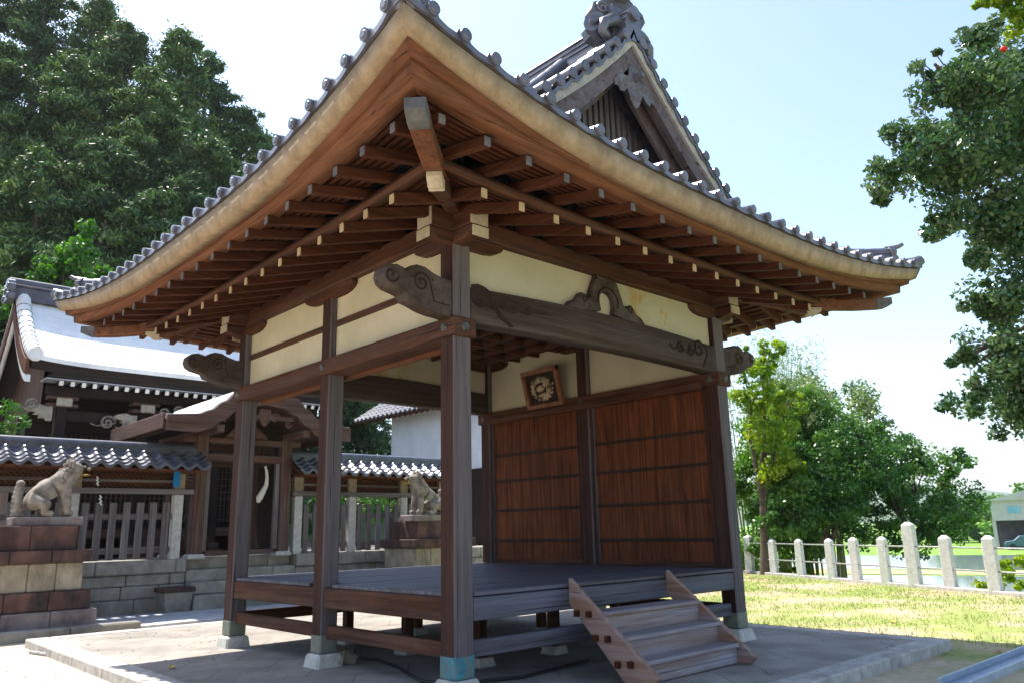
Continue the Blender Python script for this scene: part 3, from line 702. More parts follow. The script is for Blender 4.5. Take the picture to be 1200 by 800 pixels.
# ------------------------------------------------------------------ steps
stp=thing('wooden_steps','three-tread wooden steps with slanted side boards leaning against the stage front','steps',(1.9,-.6,0))
W_st=wood('steps','x',(.20,.12,.075),(.34,.23,.16),(.30,.30,.35),1.0,rough=.6)
W_sty=wood('stringer','y',(.26,.12,.06),(.42,.23,.13),(.36,.35,.40),.55)
sidep=[(-.125,.82),(-.125,.60),(-.72,.008),(-1.0,.008),(-1.06,.075)]
for xa,xb,lb in ((1.17,1.225,'left side board with square peg ends'),(2.60,2.655,'right side board')):
    sm=MB().prism(sidep,'x',xa,xb).build('side_board',W_sty,stp,bev=.006,label=lb)
    s=-1 if xa<2 else 1; xo=xa if s<0 else xb
    for (y,z) in ((-.235,.526),(-.375,.528),(-.442,.339),(-.575,.342),(-.672,.151),(-.808,.165)):
        MB().box(min(xo,xo+s*.05),max(xo,xo+s*.05),y-.018,y+.018,z-.026,z+.026).build('peg',W_raft('x'),sm,bev=.004)
for yf,z in ((-.53,.545),(-.73,.362),(-.915,.185)):
    MB().box(1.226,2.599,yf,yf+.27,z-.036,z).build('tread',W_st,stp,bev=.008)
    MB().box(1.226,2.599,yf+.035,yf+.06,max(.01,z-.185),z-.037).build('riser',W_st,stp,bev=.003)

# ------------------------------------------------------------------ carved plaque
pq=thing('carved_plaque','small framed carving of a curled creature leaning out above the plank wall','plaque',(3.88,2.72,3.03))
tm=Matrix.Rotation(R(-14),3,'Y')
def pt(y,z,x): return Vector((3.86,2.74,2.97))+tm@Vector((x,y,z))
def pbox(y0,y1,z0,z1,x0,x1):
    m_=MB(); m_.add([pt(y,z,x) for z in (z0,z1) for (x,y) in ((x0,y0),(x1,y0),(x1,y1),(x0,y1))],[(0,3,2,1),(4,5,6,7),(0,1,5,4),(1,2,6,5),(2,3,7,6),(3,0,4,7)]); return m_
pbox(-.30,.30,.04,.50,0,.02).build('back_board',W_dark('y'),pq)
fr=MB()
for a in ((-.36,-.30,-.01,.55),(.30,.36,-.01,.55),(-.30,.30,-.01,.05),(-.36,.36,.49,.55)):
    q=pbox(*a,-.05,.03); fr.add(q.v,q.f)
fr.build('frame',wood('plaqueframe','d',(.16,.07,.04),(.34,.17,.10)),pq,bev=.006)
cv=MB(); 
pts=[pt(.17*math.cos(a)*(1-.09*i/8),.26+.14*math.sin(a),-.02) for i,a in enumerate(np.linspace(-.6,4.9,26))]
cv.tube(pts,[.018+.03*math.sin(PI*(i+1)/27) for i in range(26)],8); cv.ball(pt(.02,.27,-.03),.04,.08,.055,8); cv.ball(pt(-.10,.33,-.03),.04,.06,.05,8); cv.ball(pt(-.02,.17,-.02),.03,.12,.035,8)
for i in range(16):
    a=i*.4; cv.ball(pt(.21*math.cos(a)+random.uniform(-.02,.02),.26+.16*math.sin(a),-.015),.02,.035,.025,5)
cv.build('relief',plain('relief_wood',(.20,.15,.09),(.46,.38,.26),20,.8,.3,patch=((.05,.03,.02),9,.5,.6)),pq)
#@@PART2
# ================================================================== SHRINE BEHIND
FY=10.0
def wallmat():
    if 'podium' in _p: return _p['podium']
    m,t,b=newmat('podium_stone'); v=coord(t); n=noise(t,v,5,8,.65)
    c=ramp(t,n,[(.3,(.17,.155,.13)),(.7,(.35,.325,.28))]); c=mixc(t,ramp(t,noise(t,v,1.6,5,.6),[(.5,(0,0,0)),(.7,(.8,.8,.8))]),c,(.10,.105,.075))
    t.links.new(c,b.inputs['Base Color']); b.inputs['Roughness'].default_value=.9; bump(t,b,n,.5,.02); _p['podium']=m; return m
def podium(name,x0,x1,label):
    root=thing(name,label,'stone wall',((x0+x1)/2,FY+.3,-.1))
    cp=MB(); x=x0
    while x<x1-.01:
        L=min(random.uniform(1.3,1.8),x1-x); cp.box(x+.004,x+L-.004,FY-.13,FY+1.6,.62,.86+random.uniform(-.005,.005)); x+=L
    cp.build('coping',wallmat(),root,bev=.02)
    for j,(za,zb) in enumerate(((-.15,.2),(.2,.42),(.42,.617))):
        c_=MB(); x=x0-random.uniform(0,.3)
        while x<x1-.01:
            L=random.uniform(.55,.95); a=max(x,x0); b_=min(x+L,x1)
            if b_-a>.05: c_.box(a+.004,b_-.004,FY-.08+random.uniform(-.01,.01),FY+.5,za+.004,zb-.004)
            x+=L
        c_.build('stone_course',wallmat(),root,bev=.018)
podium('stone_podium',-5.5,1.55,'low grey stone retaining wall under the left picket fence')
podium('stone_podium',3.75,9.5,'low stone retaining wall under the right picket fence')
tag(MB().box(-9,14,FY+1.6,40,-.2,.80).build('shrine_ground',wallmat()),kind='structure')
sp=thing('stone_steps','grey stone steps leading up to the shrine gate','steps',(2.6,9.8,-.1))
for i,(ya,zt) in enumerate(((9.45,.22),(9.68,.44),(9.90,.65),(10.15,.86))):
    c_=MB(); x=1.56
    for L in (.95,.75,.48): c_.box(x+.003,x+L-.003,ya,11.5,-.15 if i==0 else zt-.215,zt); x+=L
    c_.build('step',wallmat(),sp,bev=.018)
# stone trough
tr=thing('stone_trough','small square grey stone basin standing against the wall left of the steps','trough',(1.3,9.7,-.04))
MB().frustum(1.30,9.70,-.06,.30,.21,.25).build('basin',wallmat(),tr,bev=.015); MB().box(1.02,1.58,9.43,9.97,.301,.38).build('rim',M_red_stone(),tr,bev=.015)
# picket fences with tiled roof
def tiled_strip(m_,x0,x1,y0,y1,z0,z1,conc=.03,courses=4,tw=.27,lip=True):
    """pan tiles on a slope from eave (y0,z0) up to (y1,z1)"""
    n=max(1,int(round((x1-x0)/tw))); w_=(x1-x0)/n; vs_=[0,.08,.15,.22,.35,.5,.65,.78,.85,.92,1.]
    for i in range(n):
        cols=[]
        for v_ in vs_:
            x=x0+(i+v_)*w_; pz=.055*math.cos(2*PI*v_)*(1 if math.cos(2*PI*v_)>0 else .4); col=[]
            for j in range(courses):
                for q,dz in ((j/courses,.03),((j+.985)/courses,0)):
                    col.append((x,y0+(y1-y0)*q,z0+(z1-z0)*q-conc*math.sin(PI*q)+pz+dz))
            cols.append(col)
        m_.grid(np.array(cols),smooth=False)
        if lip: m_.grid(np.array([[c_[0],(c_[0][0],c_[0][1],c_[0][2]-.06)] for c_ in cols]),smooth=False)
def fence(name,x0,x1,pxs,label,mirror=False):
    root=thing(name,label,'fence',((x0+x1)/2,FY,.86))
    for x in pxs: 
        MB().box(x-.085,x+.085,FY-.08,FY+.08,.855,2.015).build('stone_post',M_pale_stone(),root,bev=.01)
        MB().box(x-.10,x+.10,FY-.06,FY+.06,2.115,2.46).build('upper_post',W_pale('z'),root,bev=.005)
    MB().box(x0,x1,FY-.11,FY+.11,2.018,2.112).build('cap_rail',W_fence('x'),root,bev=.006)
    MB().box(x0,x1,FY-.10,FY+.10,2.40,2.455).build('wall_plate',W_red('x'),root,bev=.004)
    for a,b_ in zip(pxs[:-1],pxs[1:]):
        for z in (1.03,1.62): MB().box(a+.087,b_-.087,FY+.0,FY+.05,z-.05,z+.05).build('picket_rail',W_fence('x'),root)
        n=max(1,int(round((b_-a-.2)/.215))); g=(b_-a-.17)/n
        for i in range(n):
            x=a+.085+g*(i+.5); hh=1.86+random.uniform(-.015,.015)
            MB().box(x-.058,x+.058,FY-.045,FY-.003,.875,hh).build('picket',W_fence('z'),root,bev=.006)
        # diagonal lattice with cloud shaped gaps above the rail
        l_=MB(); z0,z1=2.125,2.395; x=a+.1
        while x<b_-.1:
            for s in (1,-1):
                xa,xb=(x,x+(z1-z0)) if s>0 else (x+(z1-z0),x)
                if max(xa,xb)<b_-.08: l_.bar((xa,FY+.012*s,z0),(xb,FY+.012*s,z1),.022,.02,(0,1,0))
            x+=.085
        l_.build('lattice',W_red('x'),root)
        MB().box(a+.1,b_-.1,FY-.03,FY+.03,2.225,2.275).build('carved_rail',W_fence('x'),root,bev=.01)
        MB().box(a+.1,b_-.1,FY+.03,FY+.04,2.12,2.40).build('back_board',W_dark('x'),root)
    for i in range(int((x1-x0)/.22)):
        x=x0+.1+i*.22
        MB().bar((x,FY-.50,2.385),(x,FY+.50,2.385+0),.04,.045).build('rafter',W_red('y'),root) if False else None
    uf=MB(); uf.prism([(FY-.52,2.40),(FY,2.66),(FY+.52,2.40),(FY+.52,2.44),(FY,2.72),(FY-.52,2.44)],'x',x0-.05,x1+.05); uf.build('roof_board',W_red('y'),root)
    rf=MB(); tiled_strip(rf,x0-.1,x1+.1,FY-.58,FY-.06,2.47,2.79); tiled_strip(rf,x0-.1,x1+.1,FY+.58,FY+.06,2.47,2.79); rt=rf.build('tile_roof',M_tile(),root)
    rr=MB().box(x0-.05,x1+.05,FY-.10,FY+.10,2.75,2.84); rr.box(x0-.05,x1+.05,FY-.12,FY+.12,2.841,2.855); rr.cyl((x0-.1,FY,2.875),(x1+.1,FY,2.875),.075,.075,12); rr.build('roof_ridge',M_tile(),rt)
    e=x0-.13 if mirror else x1+.13; onigawara((e,FY,2.86),((-1 if mirror else 1),0,0),.30,rt,'end_tile',horn=False)
fence('picket_fence',-5.2,1.60,(-5.1,-3.55,-2.0,-.42,1.34),'grey picket fence with a tiled roof left of the gate, behind the lion-dog')
fence('picket_fence',3.62,7.6,(3.77,5.05,6.4,7.5),'grey picket fence with a tiled roof right of the gate',mirror=True)
# paper streamers, blue slip
def zigzag(x,y,z,sc,name,label,group=None):
    m_=MB(); pts=[(0,0),(.05,-.06),(0,-.10),(.07,-.17),(.02,-.2),(.08,-.28)]
    for (a,b_),(c_,d_) in zip(pts[:-1],pts[1:]): m_.add([(x+a*sc,y,z+b_*sc),(x+(a+.05)*sc,y-.01,z+b_*sc),(x+(c_+.05)*sc,y+.01,z+d_*sc),(x+c_*sc,y,z+d_*sc)],[(0,1,2,3)])
    o=m_.build(name,plain('white_paper',(.75,.75,.75),(.82,.82,.82),3,.8,0),base=(x,y,z)); md=o.modifiers.new('thick','SOLIDIFY'); md.thickness=.002; return tag(o,label,'paper streamer',group)
zigzag(-.13,9.87,2.30,.55,'paper_streamer','white zigzag paper streamer hanging in front of the fence rail, upper one')
zigzag(-.06,9.85,1.98,.6,'paper_streamer','white zigzag paper streamer hanging below the fence rail above the pickets')
tag(MB().box(1.19,1.31,9.86,9.875,2.15,2.46).build('blue_charm',plain('blue_paint',(.0,.16,.42),(.01,.22,.50),3,.6,0),base=(1.25,9.87,2.15),bev=.004),'small bright blue slip fixed to the slatted end of the fence beside the gate','charm')

# gate with cusped gable
gt=thing('shrine_gate','brown wooden shrine gate with a curved cusped gable at the top of the stone steps','gate',(2.6,10.2,.86))
GX=2.58
for x in (1.71,3.45):
    for y in (10.0,11.3):
        MB().frustum(x,y,.84,.93,.18,.15).build('base_stone',M_pale_stone(),gt,bev=.03)
        MB().box(x-.11,x+.11,y-.11,y+.11,.93,3.15).build('post',W_shrine('z'),gt,bev=.012)
    s=1 if x<2 else -1
    MB().box(x+s*.115-.0,x+s*.115+s*.10,9.97,10.07,.93,2.72) if False else None
    MB().box(min(x+s*.112,x+s*.20),max(x+s*.112,x+s*.20),9.95,10.05,.93,2.66).build('door_jamb',W_fence('z'),gt,bev=.006)
for y in (10.0,11.3):
    MB().box(1.45,3.71,y-.09,y+.09,2.66,2.80).build('lintel',W_shrine('x'),gt,bev=.008)
    MB().box(1.40,3.76,y-.08,y+.08,3.0,3.12).build('tie_beam',W_shrine('x'),gt,bev=.008)
for x in (1.71,3.45): MB().box(x-.07,x+.07,9.1,12.2,3.12,3.26).build('side_beam',W_shrine('y'),gt,bev=.008)
MB().box(1.82,3.34,9.95,10.05,.90,.98).build('threshold',W_shrine('x'),gt,bev=.006)
def kf(dx):
    a=abs(dx); pts=[(0,3.93),(.3,3.90),(.6,3.77),(.85,3.56),(1.1,3.38),(1.3,3.30),(1.6,3.27),(1.85,3.25)]
    for (p,q),(r_,s_) in zip(pts[:-1],pts[1:]):
        if a<=r_:
            t_=(a-p)/(r_-p); return q+(s_-q)*(t_*t_*(3-2*t_) if p<1.2 else t_)
    return 3.25
dxs=np.linspace(-1.85,1.85,61)
def kstrip(d0,d1,ya,yb,mat,nm,x0=-1.86,x1=1.86,lb=None,tp=1):
    m_=MB(); ds=[q for q in dxs if x0<=q<=x1]; sec=[]
    for q in ds:
        k_=1-.25*(abs(q)/1.85)**3*tp
        sec.append([(GX+q,ya,kf(q)+d0),(GX+q,yb,kf(q)+d0),(GX+q,yb,kf(q)+d0-(d0-d1)*k_),(GX+q,ya,kf(q)+d0-(d0-d1)*k_)])
    sec=np.array(sec)
    for i in range(4): m_.grid(sec[:,[i,(i+1)%4]],smooth=False)
    for e in (0,-1): m_.add(sec[e],[(0,1,2,3)])
    return m_.build(nm,mat,gt,merge=True,label=lb)
kstrip(.14,.02,9.16,12.2,M_copper(),'gate_roof',lb='smooth pale metal roof of the gate')
kstrip(.115,-.24,9.06,9.155,W_shrine('x'),'bargeboard',lb='curved brown cusped bargeboard')
kstrip(-.0,-.16,9.157,9.22,W_red('x'),'bargeboard'); kstrip(.018,-.03,9.28,12.1,W_shrine('y'),'soffit')
for s in (-1,1): MB().box(GX+s*1.88-.02,GX+s*1.88+.02,9.16,12.2,3.13,3.41).build('side_eave_board',W_shrine('y'),gt,bev=.01)
q=MB(); 
for s in (-1,1):
    z_=spiral(GX+s*.22,3.46,.10,1.4,9.18,.022,s,0); q.add(z_.v,z_.f,True); z_=spiral(GX+s*.5,3.36,.07,1.2,9.18,.018,-s,0); q.add(z_.v,z_.f,True)
q.prism([(GX-.1,3.62),(GX+.1,3.62),(GX+.14,3.5),(GX+.08,3.36),(GX,3.28),(GX-.08,3.36),(GX-.14,3.5)],'y',9.15,9.20)
q.box(GX-.6,GX+.6,9.155,9.17,3.42,3.50); q.build('gable_carving',W_shrine('d'),gt)
MB().prism([(GX-.9,3.13),(GX+.9,3.13),(GX+.6,3.35),(GX+.2,3.55),(GX-.2,3.55),(GX-.6,3.35)],'y',10.0,10.05).build('tympanum',W_dark('x'),gt)
MB().prism([(GX-.45,3.13),(GX-.3,3.3),(GX-.1,3.42),(GX+.1,3.42),(GX+.3,3.3),(GX+.45,3.13),(GX+.2,3.13),(GX+.1,3.25),(GX-.1,3.25),(GX-.2,3.13)],'y',9.9,9.98).build('frog_leg_strut',W_shrine('d'),gt,bev=.01)
# slatted side windows between gate and fence
for x0 in (1.02,3.62):
    sw=MB(); 
    for i in range(5): sw.box(x0+.34*(x0<2),x0+.34*(x0<2)+.30,9.96,10.0,2.15+.06*i,2.18+.06*i)
    sw.build('slat_vent',W_shrine('x'),gt)
# open plank doors folded inward
for x,s in ((1.85,1),(3.31,-1)):
    MB().box(x-.02,x+.02,10.1,10.85,.98,2.64).build('door_leaf',W_dark('z'),gt,bev=.004)
# rope ornament: pale twisted straw strand hanging in the right of the opening
rp=MB(); rp.tube([(3.02,9.97,2.60),(3.05,9.97,2.50),(3.07,9.97,2.36),(3.06,9.97,2.22),(2.99,9.97,2.08),(2.93,9.97,1.97),(2.90,9.97,1.88)],[.02,.03,.035,.045,.06,.07,.035],8)
tag(rp.build('straw_streamer',plain('pale_straw',(.55,.50,.42),(.72,.68,.60),20,.8,.3),base=(3.0,9.97,2.6)),'pale twisted streamer hanging in the right half of the gate opening','streamer')
ob=thing('offering_box','low red-brown box standing inside the gate on the left','box',(2.35,12.2,.86))
MB().box(1.95,2.75,11.9,12.4,.86,1.22).build('box_body',W_red('x'),ob,bev=.01)
q=MB(); [q.box(1.96,2.74,11.93+.07*i,11.96+.07*i,1.222,1.25) for i in range(7)]; q.build('box_grille',W_shrine('x'),ob)

# main hall
hall=thing('main_hall','dark timber main shrine hall with a smooth pale metal roof behind the gate','shrine hall',(2.5,15,.8))
X0,X1=-.78,6.4
def hr(y):   # roof height along y
    if y<=15: 
        q=(15-y)/2.1; return 6.55-1.68*(1-(1-min(q,1.0))**1.4)
    q=(y-15)/3.2; return 6.55-2.4*(1-(1-min(q,1))**1.5)
ysf=np.linspace(12.9,15,24); ysr=np.linspace(15,18.2,18)
def hstrip(ys_,x0,x1,d0,d1,mat,nm,lb=None,n=2,parent=None,curl=0):
    m_=MB(); xs_=np.linspace(x0,x1,n); 
    up=lambda x:curl*((abs(x-(X0+X1)/2)/((X1-X0)/2))**6)
    T=[[(x,y,hr(y)+d0+up(x)) for y in ys_] for x in xs_]; B_=[[(x,y,hr(y)+d1+up(x)) for y in ys_] for x in xs_]
    m_.grid(np.array(T)); m_.grid(np.array(B_))
    for e in (0,-1): m_.grid(np.array([T[e],B_[e]]),smooth=False)
    for e in (0,-1): m_.grid(np.array([[T[i][e],B_[i][e]] for i in range(n)]),smooth=False)
    return m_.build(nm,mat,parent or hall,merge=True,label=lb)
hro=hstrip(ysf,X0,X1,0,-.10,M_copper(),'roof',lb='smooth pale metal roof slope',n=24,curl=.10); hstrip(ysr,X0,X1,0,-.10,M_copper(),'roof_slope',n=24,parent=hro)
hstrip(ysf[1:],X0+.05,X1,-.102,-.30,W_dark('x'),'eave_layer',n=24,curl=.08); hstrip(ysr,X0+.05,X1,-.102,-.30,W_dark('x'),'eave_layer')
# rolled white verge
for ys_,mm in ((ysf,1),(ysr,1)):
    m_=MB(); m_.tube([(X0+.10,y,hr(y)+.08+.06*(abs(y-15)<.2)) for y in ys_],[.15]*len(ys_),10); m_.build('verge_roll',M_copper(),hro)
    m_=MB()
    for y in np.arange(ys_[1],ys_[-2],.17):
        p=Vector((X0+.10,y,hr(y)+.08)); q=Vector((X0+.10,y+.012,hr(y+.012)+.08)); m_.cyl(p,q,.156,.156,14)
    m_.build('verge_seams',plain('seam_grey',(.10,.10,.12),(.18,.18,.21),4,.5,0),hro)
hstrip(ysf,X0-.06,X0-.003,-.03,-.34,W_red('y'),'bargeboard'); hstrip(ysr,X0-.06,X0-.003,-.03,-.40,W_red('y'),'bargeboard',lb='red-brown curved bargeboard of the left gable')
hstrip(ysf,X0-.03,X0+.05,-.36,-.50,M_copper(),'verge_trim'); hstrip(ysr,X0-.03,X0+.05,-.42,-.52,M_copper(),'verge_trim')
MB().box(X0-.1,X1+.1,14.8,15.2,6.52,6.82).box(X0-.15,X1+.15,14.75,15.25,6.821,6.87).build('ridge_box',plain('dark_ridge',(.05,.05,.07),(.09,.09,.12),4,.5,.1),hall,bev=.01)
q=MB(); q.cyl((X0-.2,15,6.96),(X1+.2,15,6.96),.11,.11,12); q.build('ridge_roll',M_tile(),hall); onigawara((X0-.2,15,6.72),(-1,0,0),.8,hall,horn=False)
# front lower eave rafters with white ends
m1=plain('white_end',(.65,.62,.56),(.78,.75,.70),9,.7,0)
for i in range(30):
    x=X0+.65+i*.215
    if x>X1-.3: break
    rr_=MB().bar((x,13.05,4.43),(x,14.2,4.78),.085,.10).build('eave_rafter',W_dark('y'),hall)
    MB().bar((x,13.035,4.425),(x,13.045,4.428),.082,.097).build('white_tip',m1,rr_)
MB().box(X0+.45,X1-.3,12.98,13.35,4.53,4.62).build('eave_board',W_dark('x'),hall,bev=.01); MB().box(X0+.35,X1-.2,13.0,13.5,4.485,4.52).build('gutter',plain('gutter_metal',(.30,.31,.36),(.42,.43,.48),4,.4,0,.5,.3),hall,bev=.01)
for x in (.05,1.75,3.45,5.15):
    MB().box(x-.11,x+.11,13.55,13.77,.8,4.2).build('pillar',W_dark('z'),hall,bev=.02)
    for z in (4.0,4.16): MB().box(x-.3,x+.3,13.5,13.8,z,z+.08).build('bracket',W_shrine('x'),hall,bev=.01); 
    MB().box(x-.15,x+.15,13.36,13.44,4.0,4.18).build('bracket_end',M_white(),hall,bev=.02)
MB().box(X0+.5,X1-.3,13.55,13.75,4.25,4.45).build('front_beam',W_dark('x'),hall,bev=.01); MB().box(.05,5.15,13.6,13.75,3.72,3.95).build('front_beam',W_dark('x'),hall,bev=.01)
MB().box(X0+.5,X1-.5,15.2,17.6,.8,5.0).build('wall',W_dark('x'),hall)
dl=MB(); 
for i in range(44): x=.2+i*.11; dl.box(x,x+.03,15.14,15.19,1.6,3.6)
for i in range(12): z=1.65+i*.17; dl.box(.2,5.1,15.12,15.15,z,z+.025)
dl.build('lattice_doors',W_shrine('x'),hall); MB().box(-.3,5.4,13.9,15.2,1.25,1.45).build('veranda',W_shrine('x'),hall,bev=.01)
for i in range(3): MB().box(1.6,3.6,13.2+.25*i,13.9,.8+.15*i,.95+.15*i).build('step',W_shrine('x'),hall,bev=.01)
MB().add([(X0+.45,15.8,4.0),(X0+.45,13.7,4.0),(X0+.45,13.7,5.0),(X0+.45,15,6.2),(X0+.45,17.6,4.4),(X0+.45,17.6,.8),(X0+.45,15.8,.8)],[(0,1,2,3,4,5,6)]).build('gable_wall',W_shrine('z'),hall)
# pale carved elephant noses and swirls
cream=M_white()
for x,z,sc,lb in ((.05-.18,3.86,1,'cream carved nosing on the leftmost hall pillar'),(1.75-.18,3.80,1,None)):
    pl_=[(0,-.17),(0,.14),(-.12,.13),(-.25,.17),(-.42,.13),(-.52,.06),(-.42,.02),(-.30,.0),(-.36,-.05),(-.22,-.06),(-.26,-.12),(-.12,-.12),(-.10,-.17)]
    MB().prism([(x+a*sc,z+b_*sc) for a,b_ in pl_],'y',13.5,13.62).build('carved_nosing',cream,hall,bev=.012,label=lb)
q=MB()
for (cx_,cz_,r_,sg) in ((-.55,4.0,.12,1),(.95,3.72,.16,1),(1.35,3.68,.11,-1),(2.15,4.05,.13,-1),(2.45,4.1,.12,1),(2.75,4.0,.13,1),(3.3,4.05,.12,-1),(3.8,4.0,.12,1)):
    z_=spiral(cx_,cz_,r_,1.6,13.46,.028,sg,0,[(cx_-r_*2.2,cz_-.03),(cx_-r_*1.4,cz_-.08)]); q.add(z_.v,z_.f,True)
q.build('carved_scrollwork',M_lion(),hall)

# storehouse
sh=thing('storehouse','white plastered storehouse with a tiled roof and dark lower wall beyond the fence','storehouse',(14,15,.0))
MB().box(11.65,16.4,12.0,18.3,3.10,5.25).build('white_wall',plain('white_plaster',(.66,.68,.72),(.78,.79,.82),2,.85,.05),sh)
MB().box(11.60,16.45,11.95,18.35,0,3.10).build('dark_wainscot',W_dark('z'),sh)
MB().prism([(11.65,5.25),(16.4,5.25),(14.0,7.0)],'y',12.05,18.25).build('gable',plain('white_plaster',None,None),sh)
q=MB()
n=30
for sg in (1,-1):
    xe,xr=(10.95,14.0) if sg>0 else (17.05,14.0); vs_=[0,.1,.2,.3,.5,.7,.8,.9,1.]
    for i in range(int(8.4/.27)):
        cols=[]
        for v_ in vs_:
            y=11.35+(i+v_)*.27; pz=.05*math.cos(2*PI*v_)*(1 if math.cos(2*PI*v_)>0 else .4)
            cols.append([(xe+(xr-xe)*qq,y,5.19+1.95*qq+pz+dz) for j in range(12) for qq,dz in ((j/12,.03),((j+.98)/12,0))])
        q.grid(np.array(cols),smooth=False); q.grid(np.array([[c_[0],(c_[0][0],c_[0][1],c_[0][2]-.07)] for c_ in cols]),smooth=False)
sr=q.build('tile_roof',M_tile(),sh)
for sg in (1,-1):
    xe,xr=(11.0,14.0) if sg>0 else (17.0,14.0)
    MB().add([(xe,11.4,5.10),(xe,19.7,5.10),(xr,19.7,7.03),(xr,11.4,7.03),(xe,11.4,5.17),(xe,19.7,5.17),(xr,19.7,7.10),(xr,11.4,7.10)],[(0,3,2,1),(4,5,6,7),(0,1,5,4),(1,2,6,5),(2,3,7,6),(3,0,4,7)]).build('roof_board',W_red('x'),sr)
    for i in range(26): y=11.6+i*.315; MB().bar((xe+.03,y,5.07),(xe+(.7 if sg>0 else -.7),y,5.50),.06,.07).build('eave_rafter',W_red('x'),sr)
MB().box(13.85,14.15,11.3,19.75,7.08,7.32).build('roof_ridge',M_tile(),sr,bev=.02)

# ------------------------------------------------------------------ guardian lion-dogs on stepped plinths
def plinth(cx,cy,s,label):
    root=thing('stone_plinth',label,'plinth',(cx,cy,-.04))
    for nm,z0,z1,hx,hy,mt in (('foot_course',-.10,.25,.92,.75,M_stone_dark()),('red_course',.252,.52,.83,.67,M_red_stone()),('red_cap',.922,1.10,.80,.66,M_red_stone()),('red_block',1.102,1.455,.62,.48,M_red_stone())):
        m_=MB()
        n=3 if hx>.7 else 2
        for i in range(n):
            a=cx-hx+2*hx*i/n; m_.box(a+.002,a+2*hx/n-.002,cy-hy,cy+hy,z0,z1)
        m_.build(nm,mt,root,bev=.02,bseg=2)
    m_=MB()
    for i in range(4): a=cx-.72+1.44*i/4; m_.box(a+.003,a+.36-.003,cy-.58,cy+.58,.522,.92)
    m_.build('pale_block',M_tan_stone(),root,bev=.015)
    return root
def M_stone_dark(): return plain('dark_stone',(.13,.10,.10),(.27,.22,.21),5,.9,.4,.2,patch=((.22,.23,.18),2.5,.55,.7))
def skinmesh(name,pts,edges,mat,parent=None,base=None,sub=2):
    o_=Vector(ORG[parent.name]) if parent else Vector(base)
    me=bpy.data.meshes.new(name); me.from_pydata([tuple(Vector(p[:3])-o_) for p in pts],edges,[]); ob=bpy.data.objects.new(name,me); COL.objects.link(ob)
    md=ob.modifiers.new('skin','SKIN'); md.use_smooth_shade=True
    for i,p in enumerate(pts): me.skin_vertices[0].data[i].radius=(p[3],p[3] if len(p)<5 else p[4])
    me.skin_vertices[0].data[0].use_root=True
    s_=ob.modifiers.new('sub','SUBSURF'); s_.levels=sub; s_.render_levels=sub
    me.materials.append(mat)
    if parent: ob.parent=parent
    else: ob.location=o_
    ORG[ob.name]=tuple(o_); return ob
def liondog(cx,cy,zb,s,label):
    """seated guardian lion-dog facing s along x: haunches low, straight forelegs, head high, upright tail"""
    root=thing('lion_dog_statue',label,'statue',(cx,cy,zb))
    P=lambda x,y,z,*r_:(cx+s*x,cy+y,zb+z,*r_)
    MB().box(cx-.49,cx+.45,cy-.24,cy+.24,zb,zb+.13).build('statue_base',M_stone_dark(),root,bev=.015)
    zz=.13
    pts=[P(-.24,0,zz+.22,.175),P(-.12,0,zz+.36,.16),P(.03,0,zz+.46,.15),P(.17,0,zz+.54,.155),P(.26,0,zz+.66,.145),P(.32,0,zz+.74,.15),
     P(.19,-.09,zz+.40,.09),P(.22,-.12,zz+.20,.07),P(.23,-.12,zz+.06,.062),P(.33,-.12,zz+.035,.06),
     P(.19,.09,zz+.40,.09),P(.22,.12,zz+.20,.07),P(.23,.12,zz+.06,.062),P(.33,.12,zz+.035,.06),
     P(-.22,-.14,zz+.20,.14),P(-.03,-.17,zz+.19,.10),P(-.10,-.17,zz+.06,.065),P(.05,-.17,zz+.035,.06),
     P(-.22,.14,zz+.20,.14),P(-.03,.17,zz+.19,.10),P(-.10,.17,zz+.06,.065),P(.05,.17,zz+.035,.06),
     P(.43,0,zz+.70,.10,.11)]
    ed=[(0,1),(1,2),(2,3),(3,4),(4,5),(3,6),(6,7),(7,8),(8,9),(3,10),(10,11),(11,12),(12,13),(0,14),(14,15),(15,16),(16,17),(0,18),(18,19),(19,20),(20,21),(5,22)]
    bd=skinmesh('lion_body',pts,ed,M_lion(),root)
    # mane of curls, ears, brow, tail
    m_=MB(); rr=random.Random(3)
    for i in range(90):
        a=rr.uniform(-1.9,1.9); b_=rr.uniform(0,1); x=.10+.17*b_+rr.uniform(-.03,.02); y=.165*math.sin(a); z=zz+.50+.27*b_+.14*math.cos(a)*(1 if a*a<2.5 else .6)
        m_.ball(P(x,y,z)[:3],.028,.026,.030,5)
    m_.build('mane',M_lion(),root)
    for y in (-.11,.11): MB().ball(P(.25,y,zz+.82)[:3],.045,.03,.05,6).build('ear',M_lion(),root)
    m_=MB()
    for y in (-.06,.06): m_.ball(P(.43,y,zz+.77)[:3],.035,.035,.022,6)
    m_.ball(P(.515,0,zz+.74)[:3],.03,.05,.028,6); m_.build('brow_and_nose',M_lion(),root)
    m_=MB(); m_.ball(P(.47,0,zz+.645)[:3],.07,.065,.018,7); m_.build('open_mouth',plain('mouth_lichen',(.20,.13,.03),(.40,.27,.06),9,.9,.2),root)
    m_=MB()
    for i in range(8):
        q=i/7; m_.ball(P(-.40-.02*math.sin(q*3),0,zz+.03+.46*q)[:3],.095*(1-.35*q),.12*(1-.35*q),.06,7)
    for y in (-.05,.05):
        m_.tube([P(-.42,y*(1+.4*math.sin(k)),zz+.04+.065*k)[:3] for k in range(8)],[.045,.05,.055,.05,.05,.045,.035,.02],7)
    m_.build('tail',M_lion(),root)
    return root
plinth(-1.35,8.72,1,'stepped red and tan stone plinth under the left lion-dog')
liondog(-1.09,8.60,1.455,1,'weathered stone lion-dog seated sideways on the left plinth, mouth open towards the gate')
plinth(6.20,8.75,-1,'stepped red and tan stone plinth under the right lion-dog, seen past the corner post')
